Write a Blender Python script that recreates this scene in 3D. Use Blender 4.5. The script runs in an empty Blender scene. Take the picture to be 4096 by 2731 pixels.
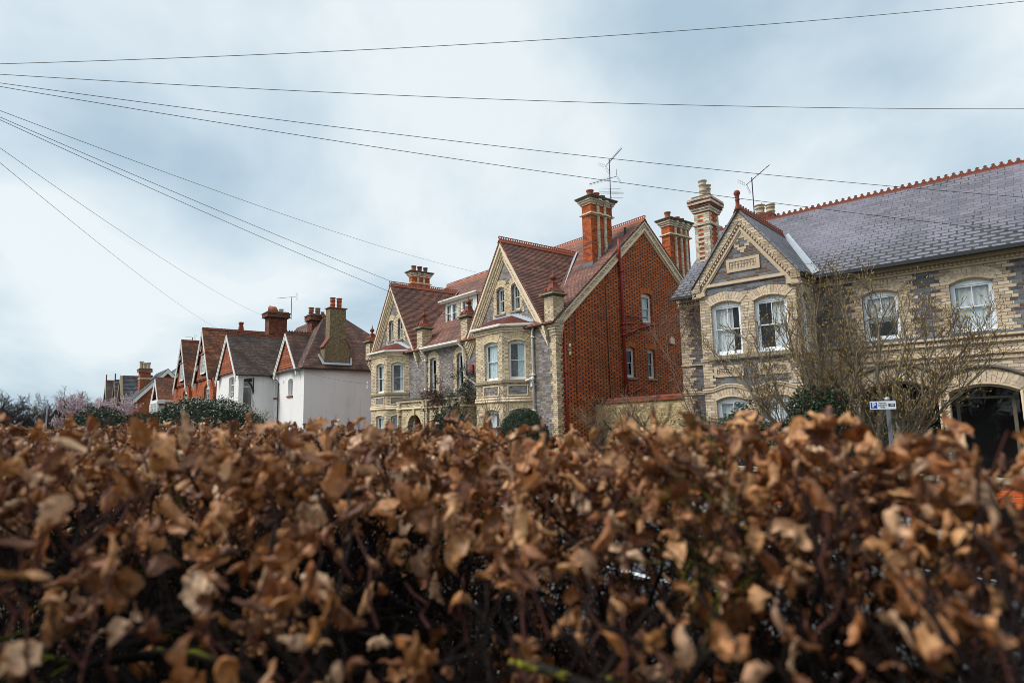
import bpy, math, random
import numpy as np
from mathutils import Vector, Matrix
from mathutils.geometry import tessellate_polygon
random.seed(7); rng = np.random.default_rng(11)
C = bpy.context.scene.collection
SC = bpy.context.scene

# ------------------------------------------------------------------ camera
cam_d = bpy.data.cameras.new('camera'); cam = bpy.data.objects.new('camera', cam_d); C.objects.link(cam)
SC.camera = cam
cam_d.lens = 22.034; cam_d.sensor_width = 36; cam_d.clip_start = 0.02; cam_d.clip_end = 3000
_p, _r, _y = 0.129157, -0.0207481, -0.9085395            # pitch, roll, street heading
_r0 = Vector((1, 0, 0)); _f = Vector((0, math.cos(_p), math.sin(_p))); _u0 = Vector((0, -math.sin(_p), math.cos(_p)))
_rt = _r0*math.cos(_r)+_u0*math.sin(_r); _up = -_r0*math.sin(_r)+_u0*math.cos(_r)
_rz = Matrix.Rotation(-_y, 3, 'Z')
_m = Matrix((_rz@_rt, _rz@_up, -(_rz@_f))).transposed().to_4x4()
_m.translation = Vector((18.9, -17.01, 1.6)); cam.matrix_world = _m
cam_d.dof.use_dof = True; cam_d.dof.focus_distance = 24; cam_d.dof.aperture_fstop = 2.6

# ------------------------------------------------------------------ world and sun
W = bpy.data.worlds.new('World'); SC.world = W; W.use_nodes = True
SUN_EL, SUN_AZ = math.radians(46), math.radians(212)
def build_world():
    nt = W.node_tree; N = nt.nodes; L = nt.links; N.clear()
    out = N.new('ShaderNodeOutputWorld'); bg = N.new('ShaderNodeBackground'); bg.inputs[1].default_value = 0.09
    sky = N.new('ShaderNodeTexSky'); sky.sky_type = 'NISHITA'; sky.sun_disc = False
    sky.sun_elevation = SUN_EL; sky.sun_rotation = SUN_AZ; sky.dust_density = 1.5; sky.ozone_density = 1.5
    tc = N.new('ShaderNodeTexCoord'); sep = N.new('ShaderNodeSeparateXYZ'); L.new(tc.outputs['Generated'], sep.inputs[0])
    # project the view direction on a flat cloud layer
    add = N.new('ShaderNodeMath'); add.operation = 'ADD'; add.inputs[1].default_value = 0.4; L.new(sep.outputs[2], add.inputs[0])
    mx = N.new('ShaderNodeMath'); mx.operation = 'MAXIMUM'; mx.inputs[1].default_value = 0.05; L.new(add.outputs[0], mx.inputs[0])
    dx = N.new('ShaderNodeMath'); dx.operation = 'DIVIDE'; L.new(sep.outputs[0], dx.inputs[0]); L.new(mx.outputs[0], dx.inputs[1])
    dy = N.new('ShaderNodeMath'); dy.operation = 'DIVIDE'; L.new(sep.outputs[1], dy.inputs[0]); L.new(mx.outputs[0], dy.inputs[1])
    cb = N.new('ShaderNodeCombineXYZ'); L.new(dx.outputs[0], cb.inputs[0]); L.new(dy.outputs[0], cb.inputs[1])
    mp = N.new('ShaderNodeMapping'); mp.inputs['Location'].default_value = (3.1, 0.9, 0); mp.inputs['Scale'].default_value = (1.0, 1.0, 1); L.new(cb.outputs[0], mp.inputs[0])
    n1 = N.new('ShaderNodeTexNoise'); n1.inputs['Scale'].default_value = 1.5; n1.inputs['Detail'].default_value = 6; n1.inputs['Roughness'].default_value = 0.5; n1.inputs['Distortion'].default_value = 0.25; L.new(mp.outputs[0], n1.inputs['Vector'])
    r1 = N.new('ShaderNodeValToRGB'); L.new(n1.outputs[0], r1.inputs[0]); e = r1.color_ramp.elements
    e[0].position = 0.34; e[0].color = (4.3, 5.7, 6.8, 1); e[1].position = 0.57; e[1].color = (8.2, 8.9, 9.2, 1)
    el = e.new(0.44); el.color = (5.9, 7.1, 7.9, 1)
    mix = N.new('ShaderNodeMix'); mix.data_type = 'RGBA'; mix.inputs[0].default_value = 0.9
    L.new(sky.outputs[0], mix.inputs[6]); L.new(r1.outputs[0], mix.inputs[7])
    L.new(mix.outputs[2], bg.inputs[0]); L.new(bg.outputs[0], out.inputs[0])
build_world()
sd = bpy.data.lights.new('sun', 'SUN'); so = bpy.data.objects.new('sun', sd); C.objects.link(so)
sd.energy = 2.7; sd.angle = math.radians(28); sd.color = (1, 0.97, 0.93)
# sun_rotation turns clockwise from +Y seen from above
so.rotation_euler = Vector((-math.sin(SUN_AZ)*math.cos(SUN_EL), -math.cos(SUN_AZ)*math.cos(SUN_EL), -math.sin(SUN_EL))).to_track_quat('-Z', 'Y').to_euler()
SC.view_settings.view_transform = 'Standard'; SC.view_settings.look = 'None'; SC.view_settings.gamma = 1; SC.view_settings.exposure = 0.27
SC.view_settings.use_curve_mapping = False
SC.cycles.filter_width = 0.9; SC.cycles.max_bounces = 6; SC.cycles.transparent_max_bounces = 12

# ------------------------------------------------------------------ node helpers
class NG:
    def __init__(s, name):
        s.m = bpy.data.materials.new(name); s.m.use_nodes = True; s.t = s.m.node_tree; s.N = s.t.nodes; s.L = s.t.links
        s.b = s.N['Principled BSDF']; s.out = s.N['Material Output']
    def put(s, inp, v):
        if hasattr(v, 'is_linked') or isinstance(v, bpy.types.NodeSocket): s.L.new(v, inp)
        elif v is not None:
            if isinstance(v, (tuple, list)) and len(v) == 3 and inp.type == 'RGBA': v = (*v, 1)
            inp.default_value = v
    def f(s, op, a, b=None, c=None):
        n = s.N.new('ShaderNodeMath'); n.operation = op
        s.put(n.inputs[0], a)
        if b is not None: s.put(n.inputs[1], b)
        if c is not None: s.put(n.inputs[2], c)
        return n.outputs[0]
    def mix(s, f, a, b, mode='MIX'):
        n = s.N.new('ShaderNodeMix'); n.data_type = 'RGBA'; n.blend_type = mode; s.put(n.inputs[0], f); s.put(n.inputs[6], a); s.put(n.inputs[7], b); return n.outputs[2]
    def ss(s, v, a, b, c=0.0, d=1.0):
        n = s.N.new('ShaderNodeMapRange'); n.interpolation_type = 'SMOOTHSTEP'; s.put(n.inputs[0], v)
        for i, k in enumerate((a, b, c, d)): s.put(n.inputs[i+1], k)
        return n.outputs[0]
    def uv(s):
        n = s.N.new('ShaderNodeUVMap'); n.uv_map = 'UVMap'; x = s.N.new('ShaderNodeSeparateXYZ'); s.L.new(n.outputs[0], x.inputs[0]); return n.outputs[0], x.outputs[0], x.outputs[1]
    def obj(s):
        n = s.N.new('ShaderNodeTexCoord'); return n.outputs['Object']
    def noise(s, v, sc, det=3, rough=0.5, dist=0.0):
        n = s.N.new('ShaderNodeTexNoise'); s.put(n.inputs['Vector'], v); n.inputs['Scale'].default_value = sc; n.inputs['Detail'].default_value = det
        n.inputs['Roughness'].default_value = rough; n.inputs['Distortion'].default_value = dist; return n.outputs[0]
    def white(s, x, y, z=0.0):
        c = s.N.new('ShaderNodeCombineXYZ'); s.put(c.inputs[0], x); s.put(c.inputs[1], y); s.put(c.inputs[2], z)
        n = s.N.new('ShaderNodeTexWhiteNoise'); n.noise_dimensions = '3D'; s.L.new(c.outputs[0], n.inputs[0]); return n.outputs[0]
    def ramp(s, v, stops, const=False):
        n = s.N.new('ShaderNodeValToRGB'); s.put(n.inputs[0], v); r = n.color_ramp
        if const: r.interpolation = 'CONSTANT'
        while len(r.elements) < len(stops): r.elements.new(0.5)
        for e, (p, c) in zip(r.elements, stops): e.position = p; e.color = (*c, 1)
        return n.outputs[0]
    def bump(s, h, strength, dist=0.01):
        n = s.N.new('ShaderNodeBump'); s.put(n.inputs['Height'], h); n.inputs['Strength'].default_value = strength; n.inputs['Distance'].default_value = dist
        s.L.new(n.outputs[0], s.b.inputs['Normal'])
    def done(s, col, rough=0.8, metal=0.0, spec=None):
        s.put(s.b.inputs['Base Color'], col); s.put(s.b.inputs['Roughness'], rough); s.b.inputs['Metallic'].default_value = metal
        if spec is not None: s.b.inputs['Specular IOR Level'].default_value = spec
        return s.m
def spread(cols):
    n = len(cols); return [((i+0.0)/n, c) for i, c in enumerate(cols)]

def brick(name, A, B=None, bl=0.235, hl=0.115, rh=0.085, mort=0.011, mcol=(.3, .26, .2), stain=(.35, .33, .3), stain_amt=.35, rough=.85, hfrac=1.0):
    g = NG(name); uvv, u, v = g.uv()
    v2 = g.f('DIVIDE', v, rh); row = g.f('FLOOR', v2); ly = g.f('MULTIPLY', g.f('SUBTRACT', v2, row), rh)
    P = bl+hl if B else bl
    uo = g.f('ADD', g.f('DIVIDE', u, P), g.f('MULTIPLY', g.f('FLOORED_MODULO', row, 2.0), 0.5)); cell = g.f('FLOOR', uo)
    x = g.f('MULTIPLY', g.f('SUBTRACT', uo, cell), P)
    if B:
        isH = g.f('LESS_THAN', x, hl); lx = g.f('SUBTRACT', x, g.f('MULTIPLY', g.f('SUBTRACT', 1.0, isH), hl))
        ln = g.f('ADD', g.f('MULTIPLY', isH, hl-bl), bl)
        rnd = g.white(cell, row, isH)
    else:
        lx = x; ln = bl; rnd = g.white(cell, row)
    d = g.f('MINIMUM', g.f('MINIMUM', lx, g.f('SUBTRACT', ln, lx)), g.f('MINIMUM', ly, g.f('SUBTRACT', rh, ly)))
    wob = g.f('MULTIPLY', g.f('SUBTRACT', g.noise(uvv, 60, 2), .5), .006)
    mm = g.ss(g.f('ADD', d, wob), mort*.5-.003, mort*.5+.004)
    ca = g.ramp(rnd, spread(A), True)
    if B:
        cb = g.ramp(g.white(row, cell, 3.3), spread(B), True)
        sel = isH if hfrac >= 1 else g.f('MULTIPLY', isH, g.f('LESS_THAN', g.white(cell, row, 9.1), hfrac))
        ca = g.mix(sel, ca, cb)
    fine = g.noise(uvv, 90, 4, .65)
    ca = g.mix(g.ss(fine, .35, .75, 0, .35), ca, (.05, .04, .035), 'MIX')
    big = g.noise(uvv, .55, 5, .6, .4); ca = g.mix(g.ss(big, .45, .75, 0, stain_amt), ca, stain, 'MULTIPLY')
    sv = g.N.new('ShaderNodeMapping'); sv.inputs['Scale'].default_value = (3.2, .22, 1); g.L.new(uvv, sv.inputs[0]); ca = g.mix(g.ss(g.noise(sv.outputs[0], 1.0, 5, .65), .52, .8, 0, stain_amt*.9), ca, tuple(k*.55 for k in stain), 'MULTIPLY')
    col = g.mix(mm, mcol, ca)
    h = g.f('ADD', g.f('MULTIPLY', mm, 1.0), g.f('MULTIPLY', fine, .35)); g.bump(h, .7, .008)
    return g.done(col, rough, spec=.25)

def tiles(name, A, gap=.1, w=.17, dark=(.03, .022, .02), patch=(.08, .07, .075), patch_amt=.6, rough=.8, moss=None, psc=.5):
    g = NG(name); uvv, u, v = g.uv()
    wv = g.f('ADD', v, g.f('MULTIPLY', g.f('SUBTRACT', g.noise(uvv, 1.3, 2), .5), .03))
    v2 = g.f('DIVIDE', wv, gap); row = g.f('FLOOR', v2); fv = g.f('SUBTRACT', v2, row)
    uo = g.f('ADD', g.f('DIVIDE', u, w), g.f('MULTIPLY', g.f('FLOORED_MODULO', row, 2.0), .5)); cell = g.f('FLOOR', uo); fu = g.f('SUBTRACT', uo, cell)
    rnd = g.white(cell, row)
    c = g.ramp(rnd, spread(A), True)
    c = g.mix(g.ss(g.noise(uvv, psc, 6, .62, .5), .42, .7, 0, patch_amt), c, patch)
    if moss: c = g.mix(g.ss(g.noise(uvv, 1.7, 6, .7), .6, .72, 0, .8), c, moss)
    c = g.mix(g.f('MULTIPLY', g.white(row, 7.0), .45), c, (.04, .025, .022))
    lip = g.f('ADD', .22, g.f('MULTIPLY', g.white(cell, row, 5.0), .1))  # row joints with the tile edge's shade painted in as a dark line
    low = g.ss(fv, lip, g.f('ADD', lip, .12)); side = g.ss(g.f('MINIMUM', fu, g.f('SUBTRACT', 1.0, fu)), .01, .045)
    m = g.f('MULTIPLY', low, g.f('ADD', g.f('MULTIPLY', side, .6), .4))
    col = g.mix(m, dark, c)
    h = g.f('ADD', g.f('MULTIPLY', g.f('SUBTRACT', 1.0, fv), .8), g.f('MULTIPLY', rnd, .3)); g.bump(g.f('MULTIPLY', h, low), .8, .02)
    return g.done(col, rough, spec=.2)

def slates(name):
    g = NG(name); uvv, u, v = g.uv(); gap, w = .19, .36
    wob = g.f('MULTIPLY', g.f('SUBTRACT', g.noise(uvv, 1.1, 2), .5), .05)
    v2 = g.f('DIVIDE', g.f('ADD', v, wob), gap); row = g.f('FLOOR', v2); fv = g.f('SUBTRACT', v2, row)
    uo = g.f('ADD', g.f('DIVIDE', u, w), g.f('ADD', g.f('MULTIPLY', g.f('FLOORED_MODULO', row, 2.0), .5), g.f('MULTIPLY', g.white(row, 3.0), .12))); cell = g.f('FLOOR', uo); fu = g.f('SUBTRACT', uo, cell)
    rnd = g.white(cell, row)
    dx = g.f('MULTIPLY', g.f('MINIMUM', fu, g.f('SUBTRACT', 1.0, fu)), w)
    dy = g.f('MULTIPLY', g.f('MINIMUM', fv, g.f('SUBTRACT', 1.0, fv)), gap)
    d = g.f('MINIMUM', dx, dy)
    # moss creeps in from the joints, more of it towards the eaves
    mo = g.f('ADD', g.ss(g.noise(uvv, .3, 4, .6, .6), .5, .72, 0, .03), g.f('MULTIPLY', g.ss(g.f('ADD', v, g.f('MULTIPLY', g.noise(uvv, .5, 3), 1.6)), 5.0, 8.0, 1, 0), .038))
    mo = g.f('ADD', mo, g.f('MULTIPLY', g.f('SUBTRACT', g.noise(uvv, 14, 4, .7), .5), .045))
    m = g.ss(d, g.f('SUBTRACT', mo, .006), g.f('ADD', mo, .012))
    c = g.ramp(rnd, spread([(.14, .13, .16), (.165, .15, .185), (.12, .115, .14), (.19, .172, .205), (.15, .138, .17), (.178, .16, .195)]), True)
    c = g.mix(g.ss(g.noise(uvv, 7, 5, .7), .4, .75, 0, .5), c, (.09, .085, .1)); c = g.mix(g.ss(g.noise(uvv, .45, 5, .65, .6), .4, .7, 0, .5), c, (.26, .24, .3))
    dk = g.mix(g.noise(uvv, 5, 4, .7), (.018, .02, .024), (.05, .055, .05))
    joint = g.ss(d, .003, .008)
    col = g.mix(g.f('MULTIPLY', m, joint), dk, c)
    g.bump(g.f('ADD', g.f('MULTIPLY', g.f('SUBTRACT', 1.0, fv), 1.2), g.f('MULTIPLY', rnd, .6)), .8, .012)
    return g.done(col, g.ramp(rnd, [(0, (.42,)*3), (1, (.62,)*3)]), spec=.45)

def plain(name, col, rough=.6, var=.25, sc=8, metal=0, bump=.2, bsc=40, dirt=(.12, .1, .08), dirt_amt=.35, spec=None):
    g = NG(name); o = g.obj()
    c = g.mix(g.ss(g.noise(o, sc, 5, .6), .3, .8, 0, var), col, tuple(k*.6 for k in col))
    c = g.mix(g.ss(g.noise(o, sc*.35, 6, .7, .6), .55, .8, 0, dirt_amt), c, dirt)
    if bump: g.bump(g.noise(o, bsc, 4, .6), bump, .01)
    return g.done(c, rough, metal, spec)

def island(name, cols, rough=.6, dark=None, nsc=30, trans=0, spec=.3, backcol=None):
    g = NG(name); gi = g.N.new('ShaderNodeNewGeometry')
    c = g.ramp(gi.outputs['Random Per Island'], spread(cols), False)
    if dark: c = g.mix(g.ss(g.noise(g.obj(), nsc, 4, .65), .45, .7, 0, .7), c, dark)
    m = g.done(c, rough, spec=spec)
    if trans:
        tr = g.N.new('ShaderNodeBsdfTranslucent'); g.put(tr.inputs[0], c); mx = g.N.new('ShaderNodeMixShader'); mx.inputs[0].default_value = trans
        g.L.new(g.b.outputs[0], mx.inputs[1]); g.L.new(tr.outputs[0], mx.inputs[2]); g.L.new(mx.outputs[0], g.out.inputs[0])
    return m

def glass(name, tint=(.93, .97, .98), ior=1.5, refl=1.0):
    g = NG(name); t = g.N.new('ShaderNodeBsdfTransparent'); t.inputs[0].default_value = (*tint, 1)
    gl = g.N.new('ShaderNodeBsdfGlossy'); gl.inputs['Roughness'].default_value = .03; gl.inputs[0].default_value = (.9*refl, .97*refl, refl, 1)
    lw = g.N.new('ShaderNodeLayerWeight'); lw.inputs[0].default_value = .5; fac = g.f('ADD', .04, g.f('MULTIPLY', g.f('POWER', lw.outputs['Facing'], 4.0), .9))
    bp = g.N.new('ShaderNodeBump'); bp.inputs['Strength'].default_value = .12; bp.inputs['Distance'].default_value = .02; g.L.new(g.noise(g.obj(), 2.5, 2), bp.inputs['Height'])
    g.L.new(bp.outputs[0], gl.inputs['Normal'])
    mx = g.N.new('ShaderNodeMixShader'); g.L.new(fac, mx.inputs[0]); g.L.new(t.outputs[0], mx.inputs[1]); g.L.new(gl.outputs[0], mx.inputs[2])
    g.L.new(mx.outputs[0], g.out.inputs[0]); g.N.remove(g.b); return g.m

CREAM = [(.8, .65, .44), (.73, .57, .36), (.85, .72, .52), (.6, .46, .31), (.82, .68, .46), (.75, .58, .36), (.53, .42, .31), (.84, .71, .5)]
CREAM2 = [(.66, .52, .36), (.56, .44, .31), (.72, .59, .43), (.46, .36, .26), (.64, .48, .31), (.74, .62, .46), (.5, .4, .31)]
GREYB = [(.23, .21, .2), (.31, .285, .275), (.17, .155, .15), (.28, .225, .19), (.38, .355, .35), (.26, .24, .235), (.21, .165, .14), (.34, .315, .31)]
BLUEB = [(.12, .135, .16), (.17, .19, .22), (.1, .1, .115), (.15, .17, .2), (.12, .085, .085), (.2, .22, .25), (.13, .14, .165), (.14, .105, .1)]
REDB = [(.52, .085, .014), (.57, .11, .017), (.43, .07, .013), (.6, .14, .024), (.46, .078, .013), (.36, .058, .014), (.54, .095, .016)]
MT = dict(
 red_check=brick('red_brick_blue_headers', REDB, [(.022, .018, .022), (.03, .022, .026), (.018, .015, .02), (.04, .026, .028), (.02, .018, .022), (.03, .024, .028), (.09, .04, .035)], mcol=(.42, .23, .11), stain=(.4, .33, .33), stain_amt=.6),
 red=brick('red_brick', REDB+[(.2, .05, .03)], bl=.235, mcol=(.28, .15, .08), stain=(.3, .26, .25), stain_amt=.7),
 red_far=brick('orange_red_brick', [(.4, .1, .035), (.34, .08, .03), (.45, .13, .05), (.3, .07, .03)], bl=.235, mcol=(.3, .2, .13), stain_amt=.4),
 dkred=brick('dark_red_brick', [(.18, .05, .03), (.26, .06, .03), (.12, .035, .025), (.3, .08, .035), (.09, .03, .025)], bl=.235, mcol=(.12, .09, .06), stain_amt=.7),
 white_band=brick('whitened_brick', [(.74, .62, .45), (.8, .7, .54), (.64, .53, .38), (.82, .74, .6), (.54, .45, .33)], bl=.235, mcol=(.2, .15, .11), mort=.006, stain_amt=.3),
 cream=brick('cream_brick', CREAM, [(.7, .54, .35), (.6, .45, .28), (.76, .6, .4), (.5, .37, .22)], mcol=(.15, .115, .08), stain=(.55, .47, .38), stain_amt=.45),
 creamR=brick('buff_brick', CREAM2, bl=.245, rh=.088, mcol=(.2, .15, .1), stain=(.5, .43, .33), stain_amt=.5),
 porch=brick('porch_cream_brick', CREAM, [(.6, .5, .3), (.42, .33, .18)], mcol=(.2, .16, .09), stain=(.3, .27, .2), stain_amt=.6),
 garden=brick('yellow_wall_brick', [(.55, .42, .21), (.47, .35, .17), (.6, .47, .26), (.38, .29, .15)], bl=.245, rh=.088, mcol=(.3, .23, .12), stain_amt=.5),
 grey=brick('grey_brick', GREYB, [(.3, .29, .3), (.2, .19, .2), (.24, .23, .25), (.15, .13, .13)], mcol=(.2, .16, .11), stain=(.7, .64, .6), stain_amt=.45),
 blue=brick('blue_grey_brick', BLUEB, bl=.245, rh=.088, mcol=(.27, .2, .12), stain=(.6, .5, .48), stain_amt=.5),
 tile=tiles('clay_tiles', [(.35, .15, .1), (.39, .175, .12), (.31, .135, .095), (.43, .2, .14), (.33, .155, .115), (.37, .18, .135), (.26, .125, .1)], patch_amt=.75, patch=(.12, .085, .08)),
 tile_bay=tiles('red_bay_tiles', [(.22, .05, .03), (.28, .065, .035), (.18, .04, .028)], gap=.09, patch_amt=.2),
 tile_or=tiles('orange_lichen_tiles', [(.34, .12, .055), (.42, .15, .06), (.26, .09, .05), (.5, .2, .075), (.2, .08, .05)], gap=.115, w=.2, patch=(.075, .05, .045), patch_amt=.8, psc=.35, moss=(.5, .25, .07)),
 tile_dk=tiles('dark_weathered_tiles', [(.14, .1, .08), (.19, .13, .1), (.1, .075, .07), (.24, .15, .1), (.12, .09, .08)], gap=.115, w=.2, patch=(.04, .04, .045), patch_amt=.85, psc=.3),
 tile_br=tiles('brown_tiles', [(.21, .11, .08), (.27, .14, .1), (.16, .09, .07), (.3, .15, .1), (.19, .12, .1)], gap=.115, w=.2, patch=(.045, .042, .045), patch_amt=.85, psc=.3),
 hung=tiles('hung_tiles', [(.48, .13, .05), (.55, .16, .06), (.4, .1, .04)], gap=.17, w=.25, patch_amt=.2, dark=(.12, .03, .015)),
 slate=slates('lilac_slates'),
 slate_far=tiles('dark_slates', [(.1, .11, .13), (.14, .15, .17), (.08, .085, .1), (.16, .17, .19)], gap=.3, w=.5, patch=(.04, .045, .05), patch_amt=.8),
 white=plain('white_paint', (.8, .79, .74), .45, .2, 3, dirt=(.4, .34, .25), dirt_amt=.4, bump=.05),
 whiteR=plain('bright_white_paint', (.8, .83, .86), .4, .08, 3, dirt=(.5, .5, .48), dirt_amt=.15, bump=.04),
 creamp=plain('cream_gutter_paint', (.8, .75, .66), .4, .15, 5, dirt=(.3, .26, .2), dirt_amt=.3, bump=.05),
 black=plain('black_iron', (.015, .017, .02), .45, .2, 6, bump=.1, dirt_amt=.1),
 terra=plain('terracotta', (.21, .05, .024), .8, .6, 7, dirt=(.08, .05, .04), dirt_amt=.8),
 terra_o=plain('orange_terracotta', (.38, .105, .045), .75, .5, 7, dirt=(.2, .08, .05), dirt_amt=.5),
 potc=plain('buff_pot', (.5, .4, .28), .8, .4, 9, dirt=(.2, .15, .1), dirt_amt=.6),
 redpipe=plain('red_painted_pipe', (.3, .03, .02), .4, .25, 6, dirt=(.4, .15, .1), dirt_amt=.25, bump=.1),
 stone=plain('weathered_stone', (.32, .26, .17), .9, .5, 14, dirt=(.06, .055, .045), dirt_amt=.8, bump=.5),
 mould=plain('cream_moulded_brick', (.8, .65, .46), .8, .35, 12, dirt=(.1, .08, .055), dirt_amt=.65, bump=.3),
 mouldR=plain('buff_moulded_brick', (.58, .45, .31), .8, .35, 12, dirt=(.2, .15, .1), dirt_amt=.5, bump=.3),
 capdk=plain('sooty_capping', (.14, .12, .095), .9, .5, 14, dirt=(.03, .03, .028), dirt_amt=.8, bump=.5),
 lead=plain('lead_flashing', (.45, .5, .55), .5, .4, 10, dirt=(.5, .52, .55), dirt_amt=.5, bump=.3),
 leadd=plain('dark_lead', (.13, .18, .22), .5, .4, 10, dirt=(.3, .33, .36), dirt_amt=.4, bump=.3),
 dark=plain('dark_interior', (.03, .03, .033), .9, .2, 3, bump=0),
 room=plain('room_plaster', (.16, .15, .14), .9, .2, 2, bump=0),
 glass=glass('window_glass'), metal=plain('galvanised_steel', (.42, .47, .52), .5, .4, 16, metal=.4, dirt=(.2, .22, .25), dirt_amt=.4),
 alu=plain('aerial_metal', (.07, .075, .09), .45, .2, 10, metal=.5, bump=0),
)
def render_wall():
    g = NG('white_render'); o = g.obj(); n = g.noise(o, 26, 5, .65); n2 = g.noise(o, 6, 4, .6)
    c = g.mix(g.ss(g.noise(o, .5, 5, .6, .5), .4, .75, 0, .4), (.84, .81, .79), (.72, .68, .66)); c = g.mix(g.ss(n2, .62, .8, 0, .25), c, (.5, .46, .42))
    sv = g.N.new('ShaderNodeMapping'); sv.inputs['Scale'].default_value = (2.6, 2.6, .18); g.L.new(o, sv.inputs[0]); c = g.mix(g.ss(g.noise(sv.outputs[0], 1.0, 6, .7), .5, .8, 0, .4), c, (.45, .42, .38))
    g.bump(g.f('ADD', n, g.f('MULTIPLY', n2, .8)), .6, .02); return g.done(c, .9)
MT['render'] = render_wall()
def pebble():
    g = NG('pebbledash'); o = g.obj(); v = g.N.new('ShaderNodeTexVoronoi'); v.inputs['Scale'].default_value = 26; g.L.new(o, v.inputs['Vector'])
    s = g.N.new('ShaderNodeSeparateColor'); g.L.new(v.outputs['Color'], s.inputs[0])
    c = g.ramp(s.outputs[0], spread([(.26, .17, .08), (.36, .26, .13), (.14, .1, .06), (.45, .36, .2), (.2, .14, .08)]), True)
    c = g.mix(g.ss(v.outputs['Distance'], .25, .6, 0, .6), c, (.09, .07, .04)); g.bump(v.outputs['Distance'], 1, .02); return g.done(c, .9)
MT['pebble'] = pebble()
def curtain_mat(name, col, col2):
    g = NG(name); uvv, u, v = g.uv(); c = g.mix(g.ss(g.noise(g.obj(), 9, 3), .35, .7), col, col2)
    m = g.done(c, .9); tr = g.N.new('ShaderNodeBsdfTranslucent'); g.put(tr.inputs[0], c); mx = g.N.new('ShaderNodeMixShader'); mx.inputs[0].default_value = .3
    g.L.new(g.b.outputs[0], mx.inputs[1]); g.L.new(tr.outputs[0], mx.inputs[2]); g.L.new(mx.outputs[0], g.out.inputs[0]); return m
MT['curtain'] = curtain_mat('white_curtain', (.92, .92, .9), (.8, .82, .82))
MT['curtain_b'] = curtain_mat('pale_blue_curtain', (.82, .92, .92), (.66, .8, .82))
MT['voussoir'] = island('cream_arch_bricks', [(.7, .56, .34), (.62, .48, .28), (.76, .64, .42), (.52, .4, .24), (.7, .56, .34)], .85, dark=(.16, .12, .08), nsc=18)
MT['vousR'] = island('buff_arch_bricks', [(.68, .54, .38), (.58, .45, .32), (.74, .6, .44), (.6, .45, .33), (.5, .4, .3)], .85, dark=(.25, .18, .12), nsc=14)
MT['vousred'] = island('orange_arch_bricks', [(.46, .13, .03), (.5, .16, .04), (.4, .1, .03)], .85)
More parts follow.
